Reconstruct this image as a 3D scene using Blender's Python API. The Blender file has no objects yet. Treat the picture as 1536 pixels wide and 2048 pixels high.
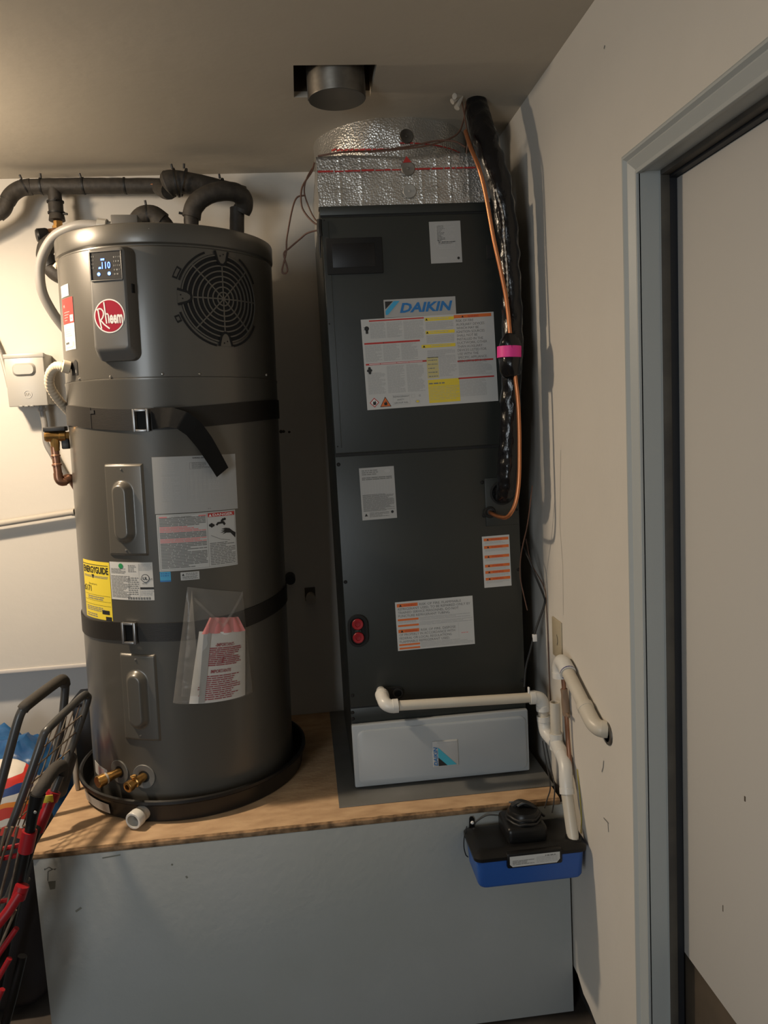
import bpy, bmesh, math, random
from mathutils import Vector, Matrix, noise
random.seed(7)
S = bpy.context.scene
COL = S.collection
R_ = math.radians

# ------------------------------------------------------------------ camera
cd = bpy.data.cameras.new('camera'); cam = bpy.data.objects.new('camera', cd); COL.objects.link(cam)
cd.sensor_fit = 'AUTO'; cd.sensor_width = 36.0; cd.lens = 36.0 * 1572.7 / 2048; cd.clip_start = .02
yaw, pitch, roll = .0993, -.1185, -.0543
fwd = Vector((math.sin(yaw) * math.cos(pitch), math.cos(yaw) * math.cos(pitch), math.sin(pitch)))
rgt = Vector((math.cos(yaw), -math.sin(yaw), 0)); up = rgt.cross(fwd)
c_, s_ = math.cos(roll), math.sin(roll)
rx, ux = c_ * rgt + s_ * up, -s_ * rgt + c_ * up
m = Matrix((rx, ux, -fwd)).transposed().to_4x4(); m.translation = Vector((-.0771, -1.8868, 1.4851))
cam.matrix_world = m
S.camera = cam

# ------------------------------------------------------------------ light and exposure
S.view_settings.view_transform = 'Standard'; S.view_settings.look = 'None'
S.view_settings.exposure = 0.0; S.view_settings.gamma = 1.0; S.view_settings.use_curve_mapping = False
W_ = bpy.data.worlds.new('world'); S.world = W_; W_.use_nodes = True
W_.node_tree.nodes['Background'].inputs[0].default_value = (.55, .65, .8, 1)
W_.node_tree.nodes['Background'].inputs[1].default_value = .01
def lamp(name, typ, loc, power, col, size, rot=(0, 0, 0), sy=None):
    l = bpy.data.lights.new(name, typ); l.energy = power; l.color = col
    if typ == 'AREA':
        l.size = size
        if sy: l.shape = 'RECTANGLE'; l.size_y = sy
    else: l.shadow_soft_size = size
    o = bpy.data.objects.new(name, l); COL.objects.link(o); o.location = loc; o.rotation_euler = rot
    return o
LAMP = lamp('ceiling_fixture_light', 'AREA', (-1.10, -.115, 2.10), 19, (1, .80, .58), .09); LAMP.data.shape = 'DISK'
GLOW = lamp('fixture_globe_glow', 'POINT', (-1.10, -.115, 2.07), 16, (1, .80, .58), .05)
DAY = lamp('doorway_daylight', 'AREA', (-2.3, -4.6, 1.25), 52, (.88, .95, 1.0), 1.0, (R_(90), 0, R_(-14)), 1.7)

# ------------------------------------------------------------------ helpers
class MB:
    def __init__(s): s.v = []; s.f = []; s.m = []
    def add(s, v, f, m=0):
        b = len(s.v); s.v += [tuple(p) for p in v]; s.f += [tuple(i + b for i in q) for q in f]; s.m += [m] * len(f); return s
    def box(s, a, b, bev=0.0, m=0, seg=2, mat4=None):
        bm = bmesh.new(); bmesh.ops.create_cube(bm, size=1)
        for v in bm.verts: v.co = Vector([a[i] + (v.co[i] + .5) * (b[i] - a[i]) for i in range(3)])
        if bev: bmesh.ops.bevel(bm, geom=bm.edges[:], offset=bev, segments=seg, profile=.5, affect='EDGES')
        if mat4: bm.transform(mat4)
        bm.verts.index_update()
        s.add([v.co.copy() for v in bm.verts], [[v.index for v in f.verts] for f in bm.faces], m); bm.free(); return s
    def tube(s, pts, r, n=10, m=0, cap=True, sm=0, closed=False, wob=0.0, seed=0, flat=None):
        P = [Vector(p) for p in pts]
        if sm: P = catmull(P, sm, closed)
        k = len(P); rings = []; t0 = None; nrm = None
        for i, p in enumerate(P):
            a = P[(i - 1) % k] if (closed or i > 0) else P[0]; b = P[(i + 1) % k] if (closed or i < k - 1) else P[-1]
            t = (b - a).normalized()
            if nrm is None:
                nrm = t.orthogonal().normalized() if flat is None else (Vector(flat) - t * t.dot(Vector(flat))).normalized()
            else:
                nrm = nrm - t * nrm.dot(t)
                nrm = nrm.normalized() if nrm.length > 1e-6 else t.orthogonal().normalized()
            bn = t.cross(nrm); rr = r(i / (k - 1)) if callable(r) else r
            ra, rb = rr if isinstance(rr, tuple) else (rr, rr)
            ring = []
            for j in range(n):
                an = 2 * math.pi * j / n; q = 1
                if wob: q = 1 + wob * noise.noise(p * 38 + Vector((math.cos(an) * 1.6, math.sin(an) * 1.6, seed)))
                ring.append(p + nrm * math.cos(an) * ra * q + bn * math.sin(an) * rb * q)
            rings.append(ring)
        v = [q for ring in rings for q in ring]; f = []
        for i in range(k if closed else k - 1):
            for j in range(n):
                i2 = (i + 1) % k; j2 = (j + 1) % n
                f.append((i * n + j, i * n + j2, i2 * n + j2, i2 * n + j))
        if cap and not closed: f.append(tuple(range(n))[::-1]); f.append(tuple((k - 1) * n + j for j in range(n)))
        return s.add(v, f, m)
    def lathe(s, prof, o=(0, 0, 0), ax=(0, 0, 1), n=32, m=0, a0=0, a1=360, cap=False):
        ax = Vector(ax).normalized(); e1 = Vector((1, 0, 0)) if abs(ax.x) < .9 else Vector((0, 1, 0))
        e1 = (e1 - ax * ax.dot(e1)).normalized(); e2 = ax.cross(e1); o = Vector(o)
        full = a1 - a0 >= 360; cnt = n if full else n + 1; v = []; f = []
        for (r, z) in prof:
            for j in range(cnt):
                an = R_(a0 + (a1 - a0) * j / n); v.append(o + ax * z + e1 * r * math.cos(an) + e2 * r * math.sin(an))
        for i in range(len(prof) - 1):
            for j in range(n):
                j2 = (j + 1) % cnt
                f.append((i * cnt + j, i * cnt + j2, (i + 1) * cnt + j2, (i + 1) * cnt + j))
        if cap: f.append(tuple(range(cnt))[::-1]); f.append(tuple((len(prof) - 1) * cnt + j for j in range(cnt)))
        return s.add(v, f, m)
    def prism(s, poly, vec, m=0):
        n = len(poly); vec = Vector(vec); P = [Vector(p) for p in poly]
        v = P + [p + vec for p in P]
        f = [tuple(range(n))[::-1], tuple(range(n, 2 * n))] + [(i, (i + 1) % n, n + (i + 1) % n, n + i) for i in range(n)]
        return s.add(v, f, m)
    def grid(s, fn, nu, nv, m=0, wrap=False):
        v = [fn(i / nu, j / nv) for j in range(nv + 1) for i in range(nu + 1)]
        f = [(j * (nu + 1) + i, j * (nu + 1) + i + 1, (j + 1) * (nu + 1) + i + 1, (j + 1) * (nu + 1) + i) for j in range(nv) for i in range(nu)]
        return s.add(v, f, m)
    def build(s, name, mats, parent=None, sharp=35, **tags):
        me = bpy.data.meshes.new(name); me.from_pydata(s.v, [], s.f); me.update()
        for mt in (mats if isinstance(mats, (list, tuple)) else [mats]): me.materials.append(mt)
        me.polygons.foreach_set('material_index', s.m)
        bm = bmesh.new(); bm.from_mesh(me); bmesh.ops.recalc_face_normals(bm, faces=bm.faces[:]) if tags.pop('fix', True) else None
        bm.to_mesh(me); bm.free()
        me.polygons.foreach_set('use_smooth', [True] * len(me.polygons))
        me.set_sharp_from_angle(angle=R_(sharp)); me.update()
        o = bpy.data.objects.new(name, me); COL.objects.link(o)
        if parent: o.parent = parent
        for k, v in tags.items(): o[k] = v
        return o
def catmull(P, n, closed=False):
    out = []; k = len(P)
    for i in range(k if closed else k - 1):
        p0 = P[i - 1] if (closed or i > 0) else P[0] * 2 - P[1]; p1 = P[i]; p2 = P[(i + 1) % k]
        p3 = P[(i + 2) % k] if (closed or i + 2 < k) else p2 * 2 - p1
        for j in range(n):
            t = j / n
            out.append(.5 * ((2 * p1) + (p2 - p0) * t + (2 * p0 - 5 * p1 + 4 * p2 - p3) * t * t + (3 * p1 - p0 - 3 * p2 + p3) * t ** 3))
    if not closed: out.append(P[-1])
    return out
def empty(name, label, cat, loc=(0, 0, 0), group=None, mat4=None):
    o = bpy.data.objects.new(name, None); COL.objects.link(o); o.empty_display_size = .05
    if mat4 is not None: o.matrix_world = mat4
    else: o.location = loc
    o['label'] = label; o['category'] = cat
    if group: o['group'] = group
    return o
def tag(o, label, cat, group=None):
    o['label'] = label; o['category'] = cat
    if group: o['group'] = group
    return o
def struct(o): o['kind'] = 'structure'; return o

# ------------------------------------------------------------------ materials
def mat(name, col, rough=.5, metal=0.0, bump=0.0, scale=60, col2=None, cscale=None, detail=4, spec=.5, coat=0, stretch=None, cmin=.35, cmax=.65, bdist=.002):
    M = bpy.data.materials.new(name); M.use_nodes = True; N = M.node_tree; b = N.nodes['Principled BSDF']
    b.inputs['Base Color'].default_value = (*col, 1); b.inputs['Roughness'].default_value = rough; b.inputs['Metallic'].default_value = metal
    b.inputs['Specular IOR Level'].default_value = spec; b.inputs['Coat Weight'].default_value = coat; b.inputs['Coat Roughness'].default_value = .16
    tc = N.nodes.new('ShaderNodeTexCoord'); src = tc.outputs['Object']
    if stretch:
        mp = N.nodes.new('ShaderNodeMapping'); mp.inputs['Scale'].default_value = stretch; N.links.new(src, mp.inputs[0]); src = mp.outputs[0]
    if col2:
        n = N.nodes.new('ShaderNodeTexNoise'); n.inputs['Scale'].default_value = cscale or scale; n.inputs['Detail'].default_value = detail; N.links.new(src, n.inputs['Vector'])
        r = N.nodes.new('ShaderNodeValToRGB'); r.color_ramp.elements[0].position = cmin; r.color_ramp.elements[1].position = cmax
        r.color_ramp.elements[0].color = (*col, 1); r.color_ramp.elements[1].color = (*col2, 1)
        N.links.new(n.outputs['Fac'], r.inputs[0]); N.links.new(r.outputs[0], b.inputs['Base Color'])
    if bump:
        n = N.nodes.new('ShaderNodeTexNoise'); n.inputs['Scale'].default_value = scale; n.inputs['Detail'].default_value = detail; N.links.new(src, n.inputs['Vector'])
        bp = N.nodes.new('ShaderNodeBump'); bp.inputs['Strength'].default_value = bump; bp.inputs['Distance'].default_value = bdist
        N.links.new(n.outputs['Fac'], bp.inputs['Height']); N.links.new(bp.outputs[0], b.inputs['Normal'])
    return M
def emit(name, col, st):
    M = bpy.data.materials.new(name); M.use_nodes = True; b = M.node_tree.nodes['Principled BSDF']
    b.inputs['Base Color'].default_value = (*col, 1); b.inputs['Emission Color'].default_value = (*col, 1); b.inputs['Emission Strength'].default_value = st
    return M
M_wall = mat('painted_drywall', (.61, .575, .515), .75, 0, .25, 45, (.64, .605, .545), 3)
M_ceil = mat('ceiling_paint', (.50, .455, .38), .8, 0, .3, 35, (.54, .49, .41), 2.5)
M_wallgrey = mat('lower_wall_paint', (.55, .53, .50), .8, 0, .25, 50)
M_trim = mat('casing_paint', (.40, .42, .41), .45, 0, .05, 20)
M_door = mat('door_paint', (.55, .535, .505), .55, 0, .08, 25)
M_seal = mat('weatherstrip_rubber', (.05, .045, .04), .6, 0, .1, 30, (.09, .08, .065), 12)
M_sealblk = mat('black_seal', (.012, .014, .018), .5)
M_floor = mat('concrete_floor', (.045, .037, .03), .8, 0, .5, 25, (.085, .07, .06), 7)
M_dark = mat('dark_void', (.02, .018, .015), .9)
M_brown = mat('threshold_wood', (.10, .075, .05), .7, 0, .2, 20, (.06, .045, .03), 8)
M_panel = mat('grey_painted_board', (.335, .35, .335), .75, 0, .35, 55, (.36, .375, .37), 3)
M_ply = mat('particle_board', (.40, .255, .14), .75, 0, .5, 60, (.52, .35, .20), 16, 9, stretch=(1, 2.0, 1))
M_plyedge = mat('board_edge', (.10, .06, .03), .85, 0, .7, 80, (.34, .21, .11), 40, 6)
M_plate = mat('galvanised_sheet', (.20, .20, .19), .45, .35, .06, 20, (.145, .145, .135), 6)
M_heater = mat('heater_grey_paint', (.108, .100, .085), .36, .25, .03, 40, spec=.6, coat=.25)
M_heat2 = mat('heater_panel_paint', (.15, .145, .135), .40, .2, .02, 60)
M_black = mat('black_plastic', (.007, .007, .007), .36, spec=.35)
M_matte = mat('matte_black', (.006, .006, .006), .8)
M_strap = mat('strap_webbing', (.020, .0175, .015), .5, .3, .15, 90, stretch=(1, 1, 12))
M_tail = mat('strap_tail', (.007, .0068, .0065), .7, 0, .2, 120, spec=.2)
M_steel = mat('buckle_steel', (.34, .34, .34), .35, .8)
M_screw = mat('screw_zinc', (.5, .48, .44), .3, .9)
M_pan = mat('drain_pan_plastic', (.008, .0075, .007), .38, 0, .05, 40)
M_brass = mat('brass', (.55, .33, .11), .3, .9, .1, 30, (.45, .25, .08), 25)
M_copper = mat('copper', (.62, .25, .11), .32, .85, .08, 25, (.52, .20, .09), 14)
M_copold = mat('aged_copper', (.42, .22, .14), .35, .8, .12, 40, (.30, .15, .09), 22)
M_pvc = mat('white_pvc', (.58, .54, .46), .38, 0, .02, 20, (.53, .48, .39), 9)
M_pvcw = mat('pvc_fitting', (.64, .63, .59), .35)
M_ahu = mat('cabinet_grey_paint', (.027, .030, .027), .42, .1, .06, 90, spec=.5)
M_ahudark = mat('cabinet_seam', (.008, .008, .008), .7)
M_filter = mat('filter_door_plastic', (.38, .41, .43), .45, 0, .03, 40)
M_filt2 = mat('filter_badge', (.44, .45, .45), .4)
M_disp = mat('dark_window', (.004, .004, .005), .45)
M_foam = mat('pipe_insulation_foam', (.028, .024, .02), .62, 0, .5, 90, (.045, .038, .03), 60)
M_wrap = mat('black_film_wrap', (.006, .006, .007), .2, 0, .8, 70, spec=.45, bdist=.003, stretch=(1, 1, .45))
M_box = mat('grey_enamel', (.40, .385, .35), .4, .1, .03, 40)
M_conduit = mat('grey_conduit', (.26, .25, .235), .45, 0, .1, 60)
M_hose = mat('cream_hose', (.74, .62, .46), .45, 0, .05, 30)
M_wire = mat('thermostat_wire', (.12, .06, .04), .5)
M_cord = mat('black_cord', (.01, .01, .01), .5)
M_almond = mat('almond_plastic', (.42, .36, .25), .45)
M_blue = mat('blue_tank_plastic', (.022, .095, .36), .38, 0, .05, 50)
M_pink = mat('pink_tape', (.80, .04, .30), .5)
M_tubeg = mat('cart_grey_tube', (.09, .09, .09), .38, .5, .05, 40)
M_grip = mat('foam_grip', (.045, .04, .035), .8, 0, .4, 120)
M_red = mat('red_plastic', (.32, .010, .016), .4, 0, .03, 30)
M_rust = mat('bare_wire', (.30, .24, .17), .45, .5, .3, 60, (.16, .11, .08), 30)
M_tarp = mat('blue_tarp', (.012, .07, .22), .35, 0, .4, 30, (.03, .14, .34), 12)
M_chip = mat('bare_patch', (.20, .20, .165), .8)
M_greyw = mat('weathered_white', (.45, .41, .35), .6, 0, .1, 30)
M_duct = mat('old_galvanised_duct', (.19, .175, .15), .45, .7, .4, 25, (.07, .06, .05), 16)
# label inks
I_paper = mat('label_paper', (.56, .56, .54), .55)
I_cool = mat('label_paper_dull', (.40, .40, .39), .6)
I_black = mat('ink_black', (.015, .015, .015), .6)
I_grey = mat('ink_grey', (.20, .20, .19), .6)
I_lgrey = mat('ink_light_grey', (.44, .44, .43), .6)
I_red = mat('ink_red', (.50, .035, .03), .5)
I_orange = mat('ink_orange', (.72, .16, .03), .5)
I_yellow = mat('ink_yellow', (.80, .62, .05), .5)
I_pale = mat('ink_pale_yellow', (.58, .52, .26), .5)
I_blue = mat('ink_blue', (.02, .17, .45), .5)
I_cyan = mat('ink_cyan', (.05, .36, .62), .5)
I_green = mat('ink_green', (.02, .25, .08), .5)
I_rheem = mat('badge_red', (.36, .012, .035), .3)
I_white = mat('ink_white', (.80, .79, .77), .45)
I_pinkr = mat('ink_pink', (.72, .25, .24), .5)
I_teal = mat('ink_teal', (.06, .42, .55), .5)
INKS = [I_paper, I_cool, I_black, I_grey, I_lgrey, I_red, I_orange, I_yellow, I_pale, I_blue, I_cyan, I_green, I_rheem, I_white, I_pinkr, I_teal]
PAPER, COOL, BLK, GRY, LGR, RED, ORG, YEL, PAL, BLU, CYA, GRN, RHM, WHT, PNK, TEA = range(16)
E_disp = emit('display_blue', (.10, .22, 1.0), 4.5)
E_led = emit('display_led', (.30, .50, 1.0), 9)

# foil: crinkled aluminium facing with a diamond scrim
def foil():
    M = bpy.data.materials.new('aluminium_foil'); M.use_nodes = True; N = M.node_tree; b = N.nodes['Principled BSDF']
    b.inputs['Base Color'].default_value = (.62, .60, .56, 1); b.inputs['Metallic'].default_value = .8; b.inputs['Roughness'].default_value = .34
    tc = N.nodes.new('ShaderNodeTexCoord')
    vo = N.nodes.new('ShaderNodeTexVoronoi'); vo.inputs['Scale'].default_value = 210; N.links.new(tc.outputs['Object'], vo.inputs['Vector'])
    n = N.nodes.new('ShaderNodeTexNoise'); n.inputs['Scale'].default_value = 20; n.inputs['Detail'].default_value = 5; N.links.new(tc.outputs['Object'], n.inputs['Vector'])
    ad = N.nodes.new('ShaderNodeMath'); ad.operation = 'ADD'; N.links.new(vo.outputs['Distance'], ad.inputs[0]); N.links.new(n.outputs['Fac'], ad.inputs[1])
    bp = N.nodes.new('ShaderNodeBump'); bp.inputs['Strength'].default_value = .36; bp.inputs['Distance'].default_value = .0035
    N.links.new(ad.outputs[0], bp.inputs['Height']); N.links.new(bp.outputs[0], b.inputs['Normal'])
    return M
M_foil = foil()
def film():
    M = bpy.data.materials.new('clear_poly_film'); M.use_nodes = True; N = M.node_tree; N.nodes.remove(N.nodes['Principled BSDF'])
    out = N.nodes['Material Output']; t = N.nodes.new('ShaderNodeBsdfTransparent'); t.inputs[0].default_value = (.93, .92, .9, 1)
    p = N.nodes.new('ShaderNodeBsdfPrincipled'); p.inputs['Base Color'].default_value = (.55, .53, .5, 1); p.inputs['Roughness'].default_value = .16
    tc = N.nodes.new('ShaderNodeTexCoord'); n = N.nodes.new('ShaderNodeTexNoise'); n.inputs['Scale'].default_value = 30; N.links.new(tc.outputs['Object'], n.inputs['Vector'])
    bp = N.nodes.new('ShaderNodeBump'); bp.inputs['Strength'].default_value = .6; bp.inputs['Distance'].default_value = .004
    N.links.new(n.outputs['Fac'], bp.inputs['Height']); N.links.new(bp.outputs[0], p.inputs['Normal'])
    mx = N.nodes.new('ShaderNodeMixShader'); mx.inputs[0].default_value = .16
    N.links.new(t.outputs[0], mx.inputs[1]); N.links.new(p.outputs[0], mx.inputs[2]); N.links.new(mx.outputs[0], out.inputs[0])
    return M
M_film = film()

# ------------------------------------------------------------------ print helpers
_tx = {}
def text2d(s, size=1.0, shear=0.0, off=0.0, sx=1.0):
    key = (s, shear, off)
    if key not in _tx:
        cu = bpy.data.curves.new('t', 'FONT'); cu.body = s; cu.size = 1; cu.shear = shear; cu.offset = off; cu.resolution_u = 2
        o = bpy.data.objects.new('t', cu); COL.objects.link(o)
        dg = bpy.context.evaluated_depsgraph_get(); me = o.evaluated_get(dg).to_mesh()
        v = [(p.co.x, p.co.y) for p in me.vertices]; f = [tuple(q.vertices) for q in me.polygons]
        o.evaluated_get(dg).to_mesh_clear(); bpy.data.objects.remove(o); bpy.data.curves.remove(cu)
        _tx[key] = (v, f)
    v, f = _tx[key]
    return [(x * size * sx, y * size) for x, y in v], f
class Lab:
    """flat print on a sheet: mapf(u, v, h) puts a point of the sheet on its surface"""
    def __init__(s, mapf, w, h, paper=PAPER, step=9, base=.0006):
        s.mb = MB(); s.map = mapf; s.w = w; s.h = h; s.step = step; s.base = base
        if paper is not None:
            nu = max(1, int(w / step) + 1) if step < 1 else 1
            mb = s.mb
            top = lambda i, j: mapf(i * w, j * h, base)
            mb.grid(top, nu, 1, paper)
            for (a, b) in (((0, 0), (1, 0)), ((1, 0), (1, 1)), ((1, 1), (0, 1)), ((0, 1), (0, 0))):
                mb.grid(lambda i, j, a=a, b=b: mapf((a[0] + (b[0] - a[0]) * i) * w, (a[1] + (b[1] - a[1]) * i) * h, base * j), nu, 1, paper)
    def L(s, layer): return s.base + .00025 * layer
    def rect(s, u0, v0, u1, v1, ink, layer=1):
        nu = max(1, int(abs(u1 - u0) / s.step) + 1) if s.step < 1 else 1
        s.mb.grid(lambda i, j: s.map(u0 + (u1 - u0) * i, v0 + (v1 - v0) * j, s.L(layer)), nu, 1, ink)
    def poly(s, pts, ink, layer=1): s.mb.add([s.map(u, v, s.L(layer)) for u, v in pts], [tuple(range(len(pts)))], ink)
    def disc(s, u, v, r, ink, layer=1, n=40, rv=None): s.poly([(u + r * math.cos(2 * math.pi * k / n), v + (rv or r) * math.sin(2 * math.pi * k / n)) for k in range(n)], ink, layer)
    def stroke(s, pts, w, ink, layer=2):
        for (a, b) in zip(pts, pts[1:]):
            dx, dy = b[0] - a[0], b[1] - a[1]; l = math.hypot(dx, dy); nx, ny = -dy / l * w / 2, dx / l * w / 2
            s.poly([(a[0] + nx, a[1] + ny), (a[0] - nx, a[1] - ny), (b[0] - nx, b[1] - ny), (b[0] + nx, b[1] + ny)], ink, layer)
    def text(s, t, u, v, size, ink, layer=2, sx=1.0, shear=0.0, off=0.0, fit=None, align='l'):
        vv, f = text2d(t, size, shear, off, sx)
        if not vv: return
        x0 = min(p[0] for p in vv); x1 = max(p[0] for p in vv)
        k = fit / (x1 - x0) if fit else 1
        o = {'l': 0, 'c': -(x1 - x0) * k / 2, 'r': -(x1 - x0) * k}[align]
        s.mb.add([s.map(u + o + (x - x0) * k, v + y, s.L(layer)) for x, y in vv], f, ink)
    def lines(s, u0, v0, u1, v1, n, ink, layer=1, ragged=.35, fill=.5, rnd=random):
        pitch = (v1 - v0) / n
        for k in range(n):
            vv = v1 - (k + .75) * pitch; end = u1 if rnd.random() > .3 else u1 - (u1 - u0) * ragged * rnd.random(); u = u0
            while u < end - .002:
                l = min(end - u, (u1 - u0) * rnd.uniform(.08, .3)); s.rect(u, vv, u + l, vv + pitch * fill, ink, layer); u += l + pitch * .35
    def frame(s, u0, v0, u1, v1, t, ink, layer=1):
        s.rect(u0, v0, u1, v0 + t, ink, layer); s.rect(u0, v1 - t, u1, v1, ink, layer); s.rect(u0, v0, u0 + t, v1, ink, layer); s.rect(u1 - t, v0, u1, v1, ink, layer)
    def tri(s, u, v, r, ink, layer=3): s.poly([(u - r, v - r * .7), (u + r, v - r * .7), (u, v + r)], ink, layer)
    def build(s, name, parent, **k):
        used = sorted(set(s.mb.m)); rm = {a: i for i, a in enumerate(used)}; s.mb.m = [rm[a] for a in s.mb.m]
        return s.mb.build(name, [INKS[a] for a in used], parent, fix=False, **k)
def flat(x0, z0, y=0.0, rot=0.0):
    c, q = math.cos(rot), math.sin(rot)
    return lambda u, v, h: (x0 + u * c - v * q, y - h, z0 + u * q + v * c)

# ------------------------------------------------------------------ the room
HP = .5627; ZC = 2.2196; XR = .506; YB = .548; YP = -.1531
b = MB(); b.box((-4.2, -5.2, -.1), (2.2, .8, 0)); struct(b.build('floor', M_floor))
# ceiling with its rectangular cut-out
hx0, hx1, hy0, hy1 = -.0425, .1315, -.1545, .008
b = MB()
for (x0, x1, y0, y1) in ((-4.2, hx0, -5.2, .7), (hx1, 2.2, -5.2, .7), (hx0, hx1, -5.2, hy0), (hx0, hx1, hy1, .7)):
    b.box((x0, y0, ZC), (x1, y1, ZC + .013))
for (a, c) in (((hx0 - .01, hy0 - .01), (hx0, hy1 + .01)), ((hx1, hy0 - .01), (hx1 + .01, hy1 + .01)), ((hx0, hy0 - .01), (hx1, hy0)), ((hx0, hy1), (hx1, hy1 + .01))):
    b.box((*a, ZC + .013), (*c, ZC + .2), m=1)
b.box((hx0 - .01, hy0 - .01, ZC + .2), (hx1 + .01, hy1 + .01, ZC + .21), m=1)
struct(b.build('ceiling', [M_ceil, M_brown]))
b = MB()
b.box((-4.2, YB, .782), (XR + .02, YB + .10, ZC)); b.box((-.55, YB, 0), (XR + .02, YB + .10, .782)); b.box((-4.2, YB + .05, 0), (-.55, YB + .10, .782), m=1)
struct(b.build('wall_back', [M_wall, M_wallgrey]))
b = MB(); b.box((-4.2, YB - .004, .776), (-.55, YB + .05, .7875), .002); struct(b.build('trim_1', mat('ledge_trim_paint', (.62, .58, .54), .6)))
b = MB(); b.box((-4.2, -5.2, 0), (-4.1, .7, ZC)); M_far = mat('far_wall', (.22, .19, .16), .8); struct(b.build('wall_left', M_far))
b = MB()
for (x0, x1, z0, z1) in ((-4.2, -2.9, 0, ZC), (-1.7, 2.2, 0, ZC), (-2.9, -1.7, 2.12, ZC)): b.box((x0, -4.9, z0), (x1, -4.8, z1))
struct(b.build('wall_front', M_far))
# right wall with the door opening
dy0, dy1, dz = -.585, -1.42, 1.878
b = MB()
def rw(y0, y1, z0, z1, m=0): b.box((XR, y0, z0), (XR + .013, y1, z1), m=m)
rw(dy0, YB, .17, ZC); rw(dy1, dy0, dz, ZC); rw(-4.9, dy1, .1, ZC)
n_ = 30; pts = []
for k in range(n_ + 1):
    y = dy0 + (YB - dy0) * k / n_; zz = .098 + (.02 if y > -.17 else 0) + .010 * noise.noise(Vector((y * 22, 0, 3))) + max(0, (-.17 - y)) * -.12
    pts.append((XR, y, max(.02, zz)))
for p, q in zip(pts, pts[1:]): b.prism([p, q, (XR, q[1], .17), (XR, p[1], .17)], (.013, 0, 0))
struct(b.build('wall_right', M_wall))
b = MB(); b.box((XR + .03, dy0, 0), (XR + .05, YB, .2)); struct(b.build('dark_backing_right', M_dark))  # dark strip added behind the wall's ragged foot to keep the gap dark
# door casing: stepped profile, jamb, weatherstrip and slab
b = MB()
prof = [(0, 0), (0, .0150), (.003, .0165), (.006, .0160), (.0105, .0105), (.0130, .0110), (.0165, .0095), (.0290, .0040), (.0330, .0040), (.0336, .0068), (.0370, .0068), (.0375, .0060), (.0375, 0)]
zt = 1.9; n = len(prof)
rg = [[(XR - h, -.5505 - d, .02) for d, h in prof], [(XR - h, -.5505 - d, zt - d) for d, h in prof], [(XR - h, -1.4555 + d, zt - d) for d, h in prof], [(XR - h, -1.4555 + d, .02) for d, h in prof]]
b.add([p for r in rg for p in r], [(k * n + i, k * n + (i + 1) % n, (k + 1) * n + (i + 1) % n, (k + 1) * n + i) for k in range(3) for i in range(n)])
struct(b.build('trim_2', M_trim, sharp=20))
b = MB()
b.box((XR - .002, -.588, .02), (XR + .034, -.56, zt - .01)); b.box((XR - .002, -1.44, dz - .012), (XR + .034, -.57, dz + .015)); b.box((XR - .002, -1.44, .02), (XR + .034, -1.415, zt - .01))
b.box((XR + .034, -.592, .02), (XR + .050, -.56, zt - .01), .002, m=1); b.box((XR + .034, -1.44, dz - .02), (XR + .050, -.57, dz + .015), .002, m=1)
b.box((XR + .050, -.590, .02), (XR + .062, -.56, zt - .01), m=2); b.box((XR + .050, -1.44, dz - .024), (XR + .062, -.57, dz + .015), m=2)
b.box((XR + .033, -.5905, .02), (XR + .036, -.586, zt - .03), .001, m=0)
struct(b.build('trim_3', [M_trim, M_seal, M_sealblk]))
b = MB(); b.box((XR + .063, -1.415, .468), (XR + .100, -.589, dz - .024), .0015)
b.box((XR + .0622, -.7935, .8665), (XR + .0634, -.7905, .8745), m=1); b.box((XR + .0624, -.7272, .640), (XR + .0633, -.7258, .651), m=1)
struct(b.build('door_1', [M_door, M_brown]))
b = MB(); b.box((XR + .072, -1.42, .0), (XR + .11, -.57, .4665)); struct(b.build('trim_4', M_brown))

# ------------------------------------------------------------------ the plywood stand
T = empty('equipment_stand', 'grey boxed stand topped with a brown particle board deck', 'stand', (-.1, .2, 0))
def put(o, T):           # parent while keeping world coordinates
    o.parent = T; o.matrix_parent_inverse = T.matrix_world.inverted(); return o
bpy.context.view_layer.update()
def under(T):
    bpy.context.view_layer.update(); inv = T.matrix_world.inverted()
    def f(mb, name, mats, **k):
        o = mb.build(name, mats, None, **k); o.parent = T; o.matrix_parent_inverse = inv; return o
    return f
P = under(T)
def ply_top(): # a deck with a ragged front lip
    b = MB(); n = 60; xs = [-.738 + (.4795 + .738) * i / n for i in range(n + 1)]
    def prof(x):
        e = .0025 * noise.noise(Vector((x * 30, 0, 1))) + .0015 * noise.noise(Vector((x * 90, 0, 5))); q = .003 * noise.noise(Vector((x * 45, 2, 5)))
        return [(YB - .002, HP), (YP + .006 + q, HP), (YP - .001 + e, HP - .003 + q * .6), (YP - .002 - e, HP - .009), (YP + .001, HP - .0150), (YB - .002, HP - .0150)]
    P_ = [[(x, y, z) for y, z in prof(x)] for x in xs]; k = 6
    v = [p for r in P_ for p in r]; f = []; m = []
    for i in range(n):
        for j in range(k):
            f.append((i * k + j, i * k + (j + 1) % k, (i + 1) * k + (j + 1) % k, (i + 1) * k + j)); m.append(0 if j in (0,) else 1)
    f += [tuple(range(k))[::-1], tuple(n * k + j for j in range(k))]; m += [1, 1]
    b.v = v; b.f = f; b.m = m; return b
P(ply_top(), 'deck_board', [M_ply, M_plyedge])
b = MB(); b.box((-.735, YP, .006), (.4995, YP + .013, HP - .0152), .001)
pan_ = P(b, 'front_board', M_panel)
b = MB(); b.box((-.735, YP + .0132, .006), (-.722, YB - .004, HP - .0152)); P(b, 'side_board', M_panel)
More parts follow.
